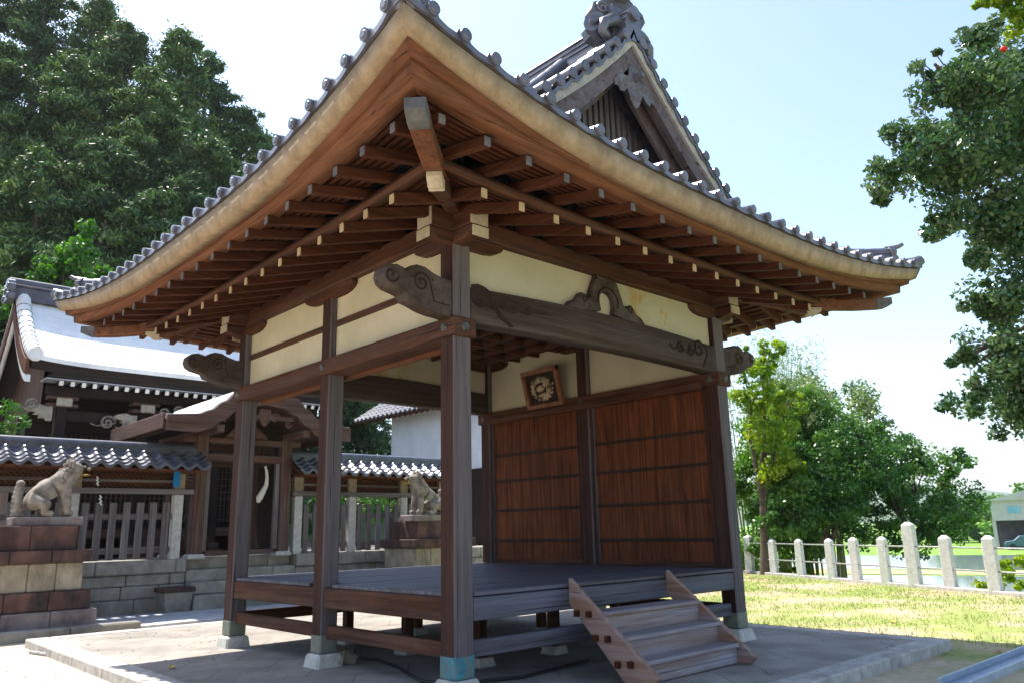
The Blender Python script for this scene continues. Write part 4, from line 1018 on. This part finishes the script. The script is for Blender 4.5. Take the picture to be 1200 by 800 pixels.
liondog(5.95,8.50,1.455,-1,'weathered stone lion-dog on the right plinth, seen between the pavilion posts')
kk=MB(); 
x=-4.6
while x<0.05: L=min(1.25,.1-x); kk.box(x+.004,x+L-.004,7.62,7.85,-.2,.045); x+=1.25
tag(kk.build('kerb_stones',wallmat(),bev=.02),kind='structure')

# ------------------------------------------------------------------ stone posts with two pipes
fn=thing('stone_post_fence','row of pale stone posts joined by two thin pipes at the edge of the terrace','fence',(14.2,3.4,-.1))
FP=[(16.33,7.22,1.05,.10),(15.75,6.15,.95,.085),(15.17,5.08,.95,.085),(14.6,4.0,.97,.085),(14.15,3.2,1.0,.09),(13.75,2.38,1.02,.09),(13.4,1.65,1.32,.11),(13.05,.85,1.05,.10),(12.5,-.1,1.05,.10),(12.0,-1.15,1.05,.10)]
for x,y,h_,w_ in FP:
    m_=MB().frustum(x,y,-.25,h_-.06-.1,w_*1.04,w_*.96); m_.frustum(x,y,h_-.16,h_-.10,w_*.96,w_*.35); o=m_.build('stone_post',plain('post_granite',(.52,.51,.49),(.70,.69,.67),16,.85,.4,.3,patch=((.26,.25,.22),3,.6,.9)),fn,bev=.008); 
    if h_>1.2: o['label']='taller stone post with wider shaft'
for zf in (.30,.72):
    for (a,b_) in zip(FP[:-1],FP[1:]): MB().cyl((a[0],a[1],zf),(b_[0],b_[1],zf),.017,.017,8).build('pipe_rail',plain('pipe_metal',(.25,.25,.26),(.40,.40,.40),8,.4,0,.5,.5),fn)
tag(MB().bar((16.6,7.7,-.09),(11.7,-1.7,-.09),.28,.12).build('terrace_kerb',M_stone(),bev=.01),kind='structure')

# steel channel in the right foreground, slab, rock, hose, leaves
DY=.08
sc=thing('steel_channel','long blue-grey steel channel lying on the ground in the right foreground','steel channel',(5,-2.5,-.1))
stl=plain('blue_steel',(.10,.17,.26),(.18,.26,.36),4,.4,.05,.6,.2)
MB().box(3.2,9.5,-2.62,-2.40,-.11,-.085).build('channel_web',stl,sc,bev=.003)
for y in (-2.40,-2.635): MB().box(3.2,9.5,y,y+.016,-.11,-.03).build('channel_flange',plain('steel_edge',(.30,.36,.42),(.42,.48,.54),6,.4,.05,.6,.2),sc,bev=.003)
rk=MB(); rk.ball((.18,2.05,.045),.16,.11,.075,9); 
rk.v=[(x+.03*math.sin(y*31+z*20),y+.025*math.sin(x*37),max(-.01,z+.02*math.sin(x*29+y*17))) for x,y,z in rk.v]
o=rk.build('rock',M_tan_stone(),base=(.18,2.05,0)); 
for p_ in o.data.polygons: p_.use_smooth=False
tag(o,'flat brown rock lying beside the base of the middle post','rock')
hs_=MB(); hs_.tube([(.95,3.0,.02),(.6,2.5,.02),(.43,2.15,.02),(.50,1.9,.02),(.455,1.7,.02),(.35,1.3,.02),(.21,.94,.02),(.10,.6,.02),(.2,.3,.02),(.8,.1,.02),(1.8,.25,.02)],.014,8)
tag(hs_.build('hose',plain('black_rubber',(.012,.012,.014),(.02,.02,.022),9,.5,0),base=(.45,1.7,0)),'thin black hose snaking under the stage near the corner post','hose')
tag(MB().tube([(-1.60,6.35,-.08),(-1.50,5.9,-.08),(-1.42,5.45,-.075)],.022,8).build('pipe',plain('pipe_grey',(.2,.2,.2),(.35,.35,.35),9,.5,0),base=(-1.5,5.9,-.1)),'short pale pipe on the sand beside the platform corner','pipe')
def leaf(x,y,z,c,lab,sz=.045):
    m_=MB(); a=random.uniform(0,6); pts=[(-1,0,.1),(-.3,.45,.25),(.4,.4,.2),(1,0,.05),(.4,-.4,.22),(-.3,-.45,.3)]
    m_.add([(x+sz*(p*math.cos(a)-q*math.sin(a)),y+sz*(p*math.sin(a)+q*math.cos(a)),z+sz*r_) for p,q,r_ in pts]+[(x,y,z+.004)],[(i,(i+1)%6,6) for i in range(6)])
    return tag(m_.build('fallen_leaf',plain('leaf_'+c[0],c[1],c[2],9,.6,0),base=(x,y,z)),lab,'leaf')
leaf(-1.06,3.15,.008,('yellow',(.55,.33,.01),(.65,.42,.02)),'single yellow leaf lying on the shaded concrete near the sunlit edge',.07)
leaf(7.3,-.35,-.09,('ochre',(.55,.33,.02),(.65,.42,.04)),'ochre leaf on the soil at the edge of the pavilion shadow',.08)
leaf(5.4,-2.2,-.09,('pink',(.5,.03,.08),(.6,.05,.12)),'pink petal on the ground beyond the steel channel',.05)
#@@PART3
# ================================================================== VEGETATION AND FAR THINGS
def leafmat(name,c1,c2,c3,gloss=.5,trans=.35):
    if name in _p: return _p[name]
    m,t,b=newmat(name); nt_=t.nodes; ge=nt_.new('ShaderNodeAttribute'); ge.attribute_name='tint'
    c=ramp(t,ge.outputs['Fac'],[(.0,c1),(.55,c2),(1.,c3)])
    t.links.new(c,b.inputs['Base Color']); b.inputs['Roughness'].default_value=gloss; b.inputs['Specular IOR Level'].default_value=.5
    tr=nt_.new('ShaderNodeBsdfTranslucent'); hs=nt_.new('ShaderNodeHueSaturation'); hs.inputs['Saturation'].default_value=1.15; hs.inputs['Value'].default_value=1.5; hs.inputs['Hue'].default_value=.485
    t.links.new(c,hs.inputs['Color']); t.links.new(hs.outputs[0],tr.inputs[0])
    mx=nt_.new('ShaderNodeMixShader'); mx.inputs[0].default_value=trans; t.links.new(b.outputs[0],mx.inputs[1]); t.links.new(tr.outputs[0],mx.inputs[2])
    t.links.new(mx.outputs[0],nt_['Material Output'].inputs[0]); _p[name]=m; return m
def leafcloud(name,C_,Rd,per,size,mat,parent,seed,flat=.6,asp=.55,droop=0.,tintoff=None,soft=False):
    """leaves scattered in clumps. C_: clump centres (n,3), Rd: radii (n,), per: leaves per clump"""
    g=np.random.default_rng(seed); o_=np.array(ORG[parent.name])
    n=len(C_); c=np.repeat(C_,per,0); rd=np.repeat(Rd,per)[:,None]
    off=g.normal(0,1,(n*per,3)); off/=np.linalg.norm(off,axis=1)[:,None]; off*=(np.abs(g.normal(0,.62,(n*per,1))) if soft else g.uniform(.15,1,(n*per,1))**.5); off[:,2]*=flat
    p=c+off*rd
    # leaf frame
    a=g.normal(0,1,(n*per,3)); a[:,2]-=droop; a/=np.linalg.norm(a,axis=1)[:,None]
    nn=off*.6+g.normal(0,.6,(n*per,3))+np.array([0,0,.5]); b_=np.cross(nn,a); b_/=np.linalg.norm(b_,axis=1)[:,None]+1e-9
    s=size*g.uniform(.6,1.3,(n*per,1))
    v=np.stack([p-a*s*.5,p+b_*s*asp*.5,p+a*s*.5,p-b_*s*asp*.5],1).reshape(-1,3)-o_
    m_=len(p); me=bpy.data.meshes.new(name)
    me.vertices.add(m_*4); me.vertices.foreach_set('co',v.astype(np.float32).ravel())
    me.loops.add(m_*4); me.loops.foreach_set('vertex_index',np.arange(m_*4,dtype=np.int32))
    me.polygons.add(m_); me.polygons.foreach_set('loop_start',np.arange(0,m_*4,4,dtype=np.int32)); me.polygons.foreach_set('loop_total',np.full(m_,4,dtype=np.int32))
    at=me.attributes.new('tint','FLOAT','FACE'); tc=np.repeat(g.uniform(0,1,n) if tintoff is None else tintoff,per)
    at.data.foreach_set('value',np.clip(tc*.55+g.uniform(0,.5,m_),0,1).astype(np.float32)); me.update(); me.validate()
    me.materials.append(mat); ob=bpy.data.objects.new(name,me); COL.objects.link(ob); ob.parent=parent; ORG[ob.name]=tuple(o_); return ob
M_bark=plain('bark',(.05,.04,.03),(.14,.11,.085),8,.95,.6)
def conifer(x,y,z0,h_,rad,seed,label,mat,cb=.12,n=300,per=120,size=.42):
    root=thing('cedar_tree',label,'tree',(x,y,z0),'dark cedars behind the shrine'); g=np.random.default_rng(seed)
    MB().tube([(x,y,z0-.3),(x+.1,y,z0+h_*.4),(x,y,z0+h_*.97)],[rad*.10,rad*.065,.03],8).build('trunk',M_bark,root)
    nb_=n//5; q=(np.arange(nb_)+g.uniform(0,1,nb_))/nb_; q=q**.85; an=g.uniform(0,2*PI,nb_); L=rad*(1-q)**.66*g.uniform(.62,1.30,nb_)+.3
    C_=[];Rd=[];ti=[]
    for b_ in range(nb_):
        tb=g.uniform(0,1)
        for k in range(5):
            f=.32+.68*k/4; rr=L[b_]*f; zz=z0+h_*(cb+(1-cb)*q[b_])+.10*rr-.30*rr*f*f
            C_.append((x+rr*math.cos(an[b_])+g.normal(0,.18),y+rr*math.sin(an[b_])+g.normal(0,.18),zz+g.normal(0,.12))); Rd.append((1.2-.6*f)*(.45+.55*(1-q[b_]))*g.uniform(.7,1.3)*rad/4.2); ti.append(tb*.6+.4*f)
    C_=np.array(C_);Rd=np.array(Rd)
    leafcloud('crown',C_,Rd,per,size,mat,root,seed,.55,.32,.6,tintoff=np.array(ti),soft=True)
def broad(x,y,z0,lobes,seed,label,mat,n=160,per=150,size=.12,trunk=True,group=None,name='tree',cat='tree',shell=.55,flat=.7,clr=.16,trad=.14,asp=.55,fork=None,lw=.6):
    """lobes: list of (cx,cy,cz,rx,ry,rz)"""
    root=thing(name,label,cat,(x,y,z0),group); g=np.random.default_rng(seed); C_=[];Rd=[];wt=np.array([l[3]*l[4]*l[5] for l in lobes])**.67; wt/=wt.sum()
    for l,wq in zip(lobes,wt):
        k=max(4,int(n*wq)); dr=g.normal(0,1,(k,3)); dr/=np.linalg.norm(dr,axis=1)[:,None]; rr=g.uniform(shell,1,(k,1))
        C_.append(np.array(l[:3])+dr*rr*np.array(l[3:])); Rd.append(np.full(k,clr*(l[3]+l[5]))*g.uniform(.6,1.4,k))
    C_=np.concatenate(C_);Rd=np.concatenate(Rd)
    if trunk:
        t_=MB(); top=Vector(np.mean([l[:3] for l in lobes],0)); b0=Vector((x,y,z0-.2)); fk=b0.lerp(top,.45); fk.x=x+(top.x-x)*.3; fk.y=y+(top.y-y)*.3
        if fork is not None: fk=Vector(fork)
        t_.tube([b0,b0.lerp(fk,.5)+Vector((.05,0,0)),fk],[trad,trad*.85,trad*.75],10); lim=[]
        for li_,l in enumerate(lobes):
            if fork is not None and li_%3: continue
            c_=Vector(l[:3]); mid=fk.lerp(c_,.5)+Vector((g.uniform(-.2,.2),g.uniform(-.2,.2),.15)); lim.append((fk,mid,c_))
            t_.tube([fk,mid,c_],[trad*lw,trad*lw*.6,trad*.12],7)
            idx=np.argsort(np.linalg.norm(C_-np.array(l[:3]),axis=1))[:9]
            for i in idx: t_.tube([mid.lerp(c_,.6),Vector(C_[i]).lerp(c_,.4)+Vector((0,0,.05)),C_[i]],[trad*lw*.22,trad*lw*.12,.004],5)
        t_.build('trunk',M_bark,root)
    leafcloud('crown',C_,Rd,per,size,mat,root,seed+1,flat,asp); return root
fr_=Vector((math.sin(YAW)*math.cos(PITCH),math.cos(YAW)*math.cos(PITCH),math.sin(PITCH)))
def at(px,py,t_):   # world point seen at photo pixel px,py at depth t_ (used only to write down sizes)
    v=fr_+r2*((px-600)/916.449)-u2*((py-400)/916.449); return np.array(Vector((-4.11886,-5.16621,1.25613))+v*t_)
L_ced=leafmat('cedar_leaf',(.014,.045,.018),(.035,.085,.027),(.10,.17,.05),.6,.2)
L_ced2=leafmat('cedar_leaf_light',(.022,.062,.020),(.048,.108,.03),(.13,.20,.055),.6,.2)
hillP=[[(x,y,.75+max(0,min(1,(y-24)/26))*12*(.6+.4*math.exp(-((x-2)/16)**2)) - max(0,(x-22))*.35) for y in np.linspace(20,75,30)] for x in np.linspace(-40,40,40)]
tag(MB().grid(hillP).build('terrain',plain('forest_floor',(.03,.05,.015),(.07,.09,.03),1,.95,.4)),kind='structure')
CT=[(-25,-70,40,24,5.4,L_ced,'tall dark cedar at the far left edge of the wood'),(58,-40,41,24,5.2,L_ced,'tall dark cedar whose top leaves the frame left of the notch'),
 (118,2,43,22,4.8,L_ced2,'cedar whose tip just touches the upper frame edge'),(150,38,38,20,4.4,L_ced,'cedar forming the shoulder left of the pointed one'),(215,38,39,21,4.2,L_ced2,'pointed cedar standing highest beside the pavilion roof'),
 (243,68,43,20,4.2,L_ced,'cedar leaning out behind the pointed one on its right'),(285,128,42,17,4.2,L_ced,'lower cedar nearest the pavilion eave'),(318,165,46,17,4.6,L_ced2,'farthest cedar just above the pavilion eave'),
 (180,90,35,17,4.0,L_ced2,'bushy cedar in front of the pointed one'),(90,70,35,18,4.4,L_ced2,'broad cedar low in the middle of the wood'),(10,60,34,18,4.4,L_ced,'broad cedar low at the left of the wood'),
 (245,165,33,13,3.8,L_ced,'short cedar below the pointed one'),(130,170,31,12,3.8,L_ced,'short cedar behind the bright maple'),(50,190,30,12,3.8,L_ced2,'short cedar above the hall ridge end'),
 (420,440,44,13,4.6,L_ced,'dark cedar seen through the pavilion left of the storehouse'),(380,380,48,14,5,L_ced,'dark cedar behind the gate, seen between the left posts'),(190,230,30,9,3.4,L_ced2,'lowest cedar just above the left eave')]
for i,(px,py,tt,h_,rad,mt,lb) in enumerate(CT):
    b0=at(px,py,tt); conifer(b0[0],b0[1],b0[2]-h_,h_,rad,40+i,lb,mt,n=520,per=180,size=.24)
L_map=leafmat('maple_leaf',(.02,.08,.008),(.035,.14,.012),(.08,.22,.02),.5,.35)
broad(1.0,18.6,.8,[(1.3,18.2,9.0,.8,1,.8),(.8,18.3,8.2,.9,1,.6),(2.1,18.0,7.8,1.0,1,.7),(2.8,17.8,7.2,.8,1,.5),(.0,18.6,7.5,1.0,1,.5),(1.2,18.2,7.2,1.6,1,.6)],5,'bright green maple in front of the dark cedars above the hall',L_map,120,110,.16,group=None,name='maple_tree')
broad(-2.2,15.4,.8,[(-2.5,16.0,6.6,.8,1,.8),(-2.8,15.6,5.2,1.0,1,1.2)],6,'bright green maple at the left edge beside the hall gable',L_map,110,120,.15,name='maple_tree')
L_bush=leafmat('bush_leaf',(.02,.08,.012),(.04,.14,.02),(.09,.22,.03),.5,.3)
broad(-1.7,12.2,.8,[(-1.8,12.2,3.3,.9,.7,.55),(-2.6,12.2,3.1,.9,.7,.6)],8,'clipped green shrub behind the left fence',L_bush,50,150,.09,name='shrub',cat='shrub')
broad(8.2,14.5,.8,[(8.0,14.6,2.1,1.3,.9,.9),(6.3,13.8,2.0,1.4,.9,.7)],18,'green shrub behind the right fence',L_bush,60,120,.10,name='shrub',cat='shrub')
# right hand side
L_dk=leafmat('evergreen_leaf',(.018,.07,.012),(.045,.135,.022),(.14,.28,.05),.32,.3)
L_md=leafmat('mid_leaf',(.035,.11,.015),(.07,.19,.02),(.17,.32,.05),.4,.4)
L_yl=leafmat('yellow_green_leaf',(.07,.17,.01),(.15,.27,.015),(.30,.38,.03),.45,.45)
L_gy=leafmat('grey_green_leaf',(.06,.11,.035),(.13,.20,.06),(.30,.36,.15),.35,.35)
broad(17.2,5.2,-.6,[(17.0,5.6,2.2,1.25,1.3,1.2),(16.3,5.9,1.5,.8,1,.9),(17.9,4.9,2.4,1.1,1.2,1.3),(17.3,5.2,1.1,1.3,1.2,.8),(17.5,5.3,3.3,.9,1,.7)],21,'rounded dark evergreen tree just beyond the stone posts',L_dk,210,150,.105,name='evergreen_tree')
broad(19.6,4.1,-.9,[(19.2,4.6,2.9,1.1,1.2,1.2),(20.2,3.9,2.3,1.1,1.2,1.1),(20.9,3.5,1.5,1.0,1.2,1.1),(19.6,4.2,1.3,1.2,1.2,1.0),(19.0,5.0,3.9,.9,1,.8),(20.9,3.2,2.7,.7,.8,.6)],22,'dark spreading tree with a ragged crown behind the tallest stone post',L_dk,180,130,.115,name='evergreen_tree')
broad(18.6,6.6,-.8,[(17.9,7.1,3.6,1.1,1,1.2),(17.4,7.3,2.3,.9,1,1.1),(18.8,6.3,4.4,.9,1,.9),(19.0,6.5,2.9,1.2,1,1.2)],23,'mid green tree rising behind the rounded evergreen',L_md,200,140,.12,name='broadleaf_tree')
broad(15.9,6.6,-.3,[(15.5,6.2,5.0,.65,.7,.9),(15.8,6.0,3.9,.75,.7,.8),(15.8,5.9,5.9,.5,.6,.5),(16.3,5.9,2.6,.9,.7,.8),(16.4,5.6,4.6,.5,.5,.5)],24,'bright yellow-green tree right beside the pavilion corner post',L_yl,120,90,.12,name='young_tree')
broad(23.5,8.0,-1.6,[(23.0,8.6,5.5,1.5,1.3,1.3),(24.6,7.4,4.8,1.5,1.3,1.4),(22.2,9.4,4.4,1.3,1.3,1.3),(25.6,6.4,3.2,1.3,1.2,1.2),(23.8,8,2.6,1.9,1.6,1.2)],25,'grey-green tree catching the light behind the dark evergreens',L_gy,200,90,.14,name='broadleaf_tree')
broad(17.0,7.4,-.5,[(17.0,7.0,.5,.9,.8,.8),(17.9,6.6,.8,.9,.8,.9),(16.4,7.6,.5,.7,.7,.8),(18.8,8.0,1.2,1.2,1,1.2)],27,'dense low thicket under the yellow-green tree behind the stone posts',L_md,90,120,.11,name='shrub',cat='shrub',trunk=False)
# bamboo
bg_=thing('bamboo_clump','feathery bamboo clump with pale stems behind the yellow-green tree','bamboo',(19.5,7.6,-.6)); g=np.random.default_rng(9); C_=[];Rd=[]
for i in range(46):
    x=19.2+g.uniform(-1.4,2.2); y=7.6+g.uniform(-1.3,1.3); hh=g.uniform(5.2,8.4); lx,ly=g.uniform(-.9,.9),g.uniform(-.8,.8)
    pts=[(x+lx*q*q,y+ly*q*q,-.8+hh*q-(.5*q**4)) for q in np.linspace(0,1,8)]
    MB().tube(pts,[.035,.034,.032,.028,.022,.016,.010,.005],6).build('culm',plain('culm',(.14,.17,.05),(.30,.32,.14),3,.5,0),bg_)
    for q in np.linspace(.5,1,9): C_.append((x+lx*q*q+g.normal(0,.15),y+ly*q*q+g.normal(0,.15),-.8+hh*q-.5*q**4)); Rd.append(.42)
leafcloud('foliage',np.array(C_),np.array(Rd),42,.17,L_gy,bg_,10,.8,.16,.9)
# overhanging camellia at the right edge
lob=[(1085,165,11,.62),(1040,205,11,.42),(1030,235,10.8,.25),(1130,200,11.3,.85),(1150,110,11,.70),(1110,110,11,.40),(1190,160,11.6,1.0),(1110,265,11,.42),(1190,270,11.5,.70),(1185,350,11.2,.62),(1150,300,11,.35),(1170,420,11.4,.62),(1200,470,11.6,.80),(1135,470,11.2,.38),(1215,90,12,1.0),(1095,75,11.2,.28),(1150,50,11.2,.45),(1245,250,12,1.1),(1260,400,12,1.1),(1150,355,11.2,.35),(1160,260,11.2,.5),(1130,420,11.2,.25),(1225,480,11.8,.8)]
cam_lobes=[(*at(a,b_,c_),rr*.95,rr*.95,rr*.8) for a,b_,c_,rr in lob]
L_cam=leafmat('camellia_leaf',(.020,.060,.022),(.050,.115,.040),(.16,.23,.10),.22,.25)
ct=broad(12.4,-3.2,-.1,cam_lobes,31,'large camellia reaching in from the right edge with glossy dark leaves and a red flower',L_cam,700,95,.095,name='camellia_tree',clr=.21,flat=.75,trad=.17,shell=.1,fork=at(1330,330,12.2),lw=.38)
p_=at(1176,58,10.6); MB().ball(p_,.045,.045,.04,7).build('flower',plain('red_flower',(.6,.01,.01),(.7,.02,.02),9,.5,0),ct)
lob2=[(1175,-5,10,.35),(1200,20,10,.35),(1150,0,10,.22),(1225,-20,10,.5)]
broad(11.2,-4.2,-.1,[(*at(a,b_,c_),rr,rr,rr*.6) for a,b_,c_,rr in lob2],33,'bright yellow-green maple branch in the top right corner',L_yl,60,80,.085,name='maple_tree',trad=.07,shell=.2,fork=at(1300,-60,10.4),lw=.35)
# weeds and shrubs below the fence at right and yellowish shoots
broad(13.2,-1.0,-.3,[(13.4,-.2,.25,.35,.35,.35),(13.9,-.9,.1,.5,.4,.35),(14.4,.4,.0,.5,.5,.3)],34,'yellow-green shoots behind the rightmost stone posts',L_yl,36,60,.10,name='shrub',cat='shrub',trunk=False)
broad(17.5,8.2,-.5,[(17.2,7.6,-.15,.9,.8,.35),(18.4,6.9,-.3,.8,.7,.3)],35,'bright low shrub behind the leftmost stone posts',L_yl,40,70,.10,name='shrub',cat='shrub',trunk=False)
# grass on the terrace
g=np.random.default_rng(77); n=26000
gx=g.uniform(5.8,15.6,n*2); gy=g.uniform(-3.5,8.5,n*2); fl_=np.array([fence_line(a,b_)<-.25 for a,b_ in zip(gx,gy)])
den=.5+.5*np.sin(gx*1.3+1.5*np.sin(gy*.8))*np.cos(gy*1.1+.7*gx); keep=fl_&(g.uniform(0,1,n*2)<.15+.85*den); gx,gy=gx[keep][:n],gy[keep][:n]; n=len(gx)
hh=g.uniform(.02,.055,n); an=g.uniform(0,2*PI,n); w_=.006; lx=g.normal(0,.02,n); ly=g.normal(0,.02,n); z0=np.full(n,-.102)
v=np.stack([np.stack([gx-w_*np.cos(an),gy-w_*np.sin(an),z0],1),np.stack([gx+w_*np.cos(an),gy+w_*np.sin(an),z0],1),np.stack([gx+lx,gy+ly,z0+hh],1)],1).reshape(-1,3)
me=bpy.data.meshes.new('grass'); me.from_pydata([tuple(q) for q in v],[],[(3*i,3*i+1,3*i+2) for i in range(n)]); me.materials.append(plain('grass_blade',(.13,.22,.02),(.32,.38,.08),2,.7,0)); o=bpy.data.objects.new('grass',me); COL.objects.link(o); tag(o,kind='stuff',label='short patchy grass on the terrace')
# pebbles and litter
g=np.random.default_rng(5); m_=MB()
for i in range(700):
    x,y=(g.uniform(5.6,12),g.uniform(-3.5,4)) if i%2 else (g.uniform(-4.5,-1.7),g.uniform(-1,7.3)); s=g.uniform(.006,.022); a=g.uniform(0,6)
    m_.add([(x+s*math.cos(a+k*2.1)*(1 if k<3 else .4),y+s*math.sin(a+k*2.1)*(1 if k<3 else .4),-.10+(0 if k<3 else s*.6)) for k in range(4)],[(0,1,3),(1,2,3),(2,0,3)])
tag(m_.build('gravel',M_stone()),label='scattered pebbles on the earth',kind='stuff')
# far house with red car, other buildings, utility poles
hs2=thing('house','grey two-storey house with two blue windows above an open garage','house',(92,19,-2))
def rb_(c,L,Wd,z0,z1,ang): 
    e1=Vector((math.cos(ang),math.sin(ang),0)); e2=Vector((-e1.y,e1.x,0)); vs=[c+e1*i*L/2+e2*j*Wd/2 for i,j in ((-1,-1),(1,-1),(1,1),(-1,1))]
    return MB().add([(v_.x,v_.y,z0) for v_ in vs]+[(v_.x,v_.y,z1) for v_ in vs],[(0,3,2,1),(4,5,6,7),(0,1,5,4),(1,2,6,5),(2,3,7,6),(3,0,4,7)])
hc=Vector((97,20.6,0)); ha=math.atan2(24.4,94.6); e1=Vector((math.cos(ha),math.sin(ha),0)); e2=Vector((-e1.y,e1.x,0))
siding=plain('grey_siding',(.42,.40,.40),(.50,.48,.47),2,.8,0)
rb_(hc,7,8,1.0,3.1,ha).build('upper_wall',siding,hs2)
m_=MB(); pr=[hc-e1*3.9+e2*4.5,hc-e1*3.9-e2*4.5]
a_=[hc-e1*3.8+e2*4.4,hc-e1*3.8-e2*4.4,hc+e1*3.8-e2*4.4,hc+e1*3.8+e2*4.4]
m_.add([(p.x,p.y,3.1) for p in a_]+[((hc-e1*3.8).x,(hc-e1*3.8).y,4.3),((hc+e1*3.8).x,(hc+e1*3.8).y,4.3)],[(0,1,4),(3,5,2),(0,4,5,3),(1,2,5,4),(0,3,2,1)]); m_.build('roof',siding,hs2)
for s in (-3.9,0,3.9): rb_(hc-e1*3.2+e2*s,.4,.35,-2,1.0,ha).build('garage_pillar',siding,hs2)
rb_(hc+e1*1.5,4,8,-2,1.0,ha).build('garage_wall',plain('dark_inside',(.05,.04,.07),(.09,.07,.12),2,.8,0),hs2)
for s in (1.9,-1.6): 
    rb_(hc-e1*3.52+e2*s,.06,1.2,1.75,2.45,ha).build('window',plain('blue_window',(.12,.34,.46),(.18,.45,.58),2,.2,0,.8),hs2)
def car(c,ang,label,colr,tr_=0):
    root=thing('parked_car',label,'car',(c.x,c.y,-2)); f=Vector((math.cos(ang),math.sin(ang),0)); sd=Vector((-f.y,f.x,0))
    prof=[(-2,.35),(-2,.8),(-1.6,.95),(-1.1,1.45),(.6,1.45),(1.15,.98),(1.9,.85),(2.05,.6),(2.05,.35)]
    m_=MB(); L=[c+f*a+sd*.8+Vector((0,0,-2+b_)) for a,b_ in prof]; Q=[c+f*a-sd*.8+Vector((0,0,-2+b_)) for a,b_ in prof]; n=len(prof)
    m_.add(L+Q,[(i,(i+1)%n,n+(i+1)%n,n+i) for i in range(n)]+[tuple(range(n)),tuple(range(n,2*n))[::-1]]); m_.build('body',plain('car_'+label[:5],*colr,2,.3,0,.6),root,bev=.06)
    for a in (-1.25,1.3):
        for b_ in (-.72,.72): p=c+f*a+sd*b_; MB().cyl((p-sd*.1)+Vector((0,0,-1.68)),(p+sd*.1)+Vector((0,0,-1.68)),.32,.32,14).build('wheel',plain('tyre',(.02,.02,.02),(.03,.03,.03),2,.8,0),root)
    for b_ in (.79,-.79):
        q=[c+f*a+sd*b_*1.012+Vector((0,0,-2+z_)) for a,z_ in ((-1.35,.98),(-1.0,1.36),(.5,1.36),(.95,.98))]; MB().add(q,[(0,1,2,3)]).build('side_window',plain('car_glass',(.04,.05,.06),(.06,.07,.08),2,.1,0,.8),root)
car(hc-e1*5.0-e2*2.6,ha+1.4,'red car parked in front of the garage',((.6,.03,.03),(.65,.05,.04)))
car(hc-e1*4.6+e2*1.2,ha+1.6,'teal car parked in front of the grey house',((.03,.10,.14),(.04,.12,.17)))
# tree belt in the valley, hedges
L_far=leafmat('far_leaf',(.05,.15,.02),(.09,.22,.03),(.18,.33,.06),.6,.3)
rr=random.Random(12)
for i in range(16):
    dist=rr.uniform(100,170); px=1110+i*10+rr.uniform(-4,4); b0=at(px,640,dist); s=rr.uniform(2.2,4.0)
    broad(b0[0],b0[1],-2,[(b0[0],b0[1],-2+s*1.1,s,s,s),(b0[0]+s*.7,b0[1]-s*.7,-2+s*.8,s*.8,s*.8,s*.75)],100+i,'far bright green tree in the valley, %s'%('left of the grey house' if px<1150 else 'behind the grey house'),L_far,30,60,.7,name='far_tree',group='trees across the valley',trad=.3)

# dry leaves and grit on the paving
g=np.random.default_rng(15); m_=MB()
for i in range(420):
    x,y=g.uniform(-1.2,5.1),g.uniform(-1.5,6.6)
    if -.1<x<4.1 and -.1<y<4.2 and g.uniform()<.5: continue
    s_=g.uniform(.006,.024); a=g.uniform(0,6); zz=.003
    m_.add([(x+s_*math.cos(a),y+s_*math.sin(a),zz),(x+s_*.5*math.cos(a+1.6),y+s_*.5*math.sin(a+1.6),zz+s_*.3),(x-s_*math.cos(a),y-s_*math.sin(a),zz),(x-s_*.5*math.cos(a+1.6),y-s_*.5*math.sin(a+1.6),zz+s_*.2)],[(0,1,2,3)])
tag(m_.build('leaf_litter',plain('dry_leaf',(.09,.06,.03),(.24,.17,.08),30,.8,0)),label='dry leaf bits and grit scattered on the paving',kind='stuff')
# air
m,t,b=newmat('haze_air'); t.nodes.remove(b); pv=t.nodes.new('ShaderNodeVolumePrincipled'); pv.inputs['Density'].default_value=.0002; pv.inputs['Color'].default_value=(.86,.92,1,1); pv.inputs['Anisotropy'].default_value=.3
t.links.new(pv.outputs[0],t.nodes['Material Output'].inputs['Volume'])
tag(MB().box(-1900,4600,-1900,4600,-4.5,260).build('haze',m),'thin pale air over the valley',None,None,'stuff')
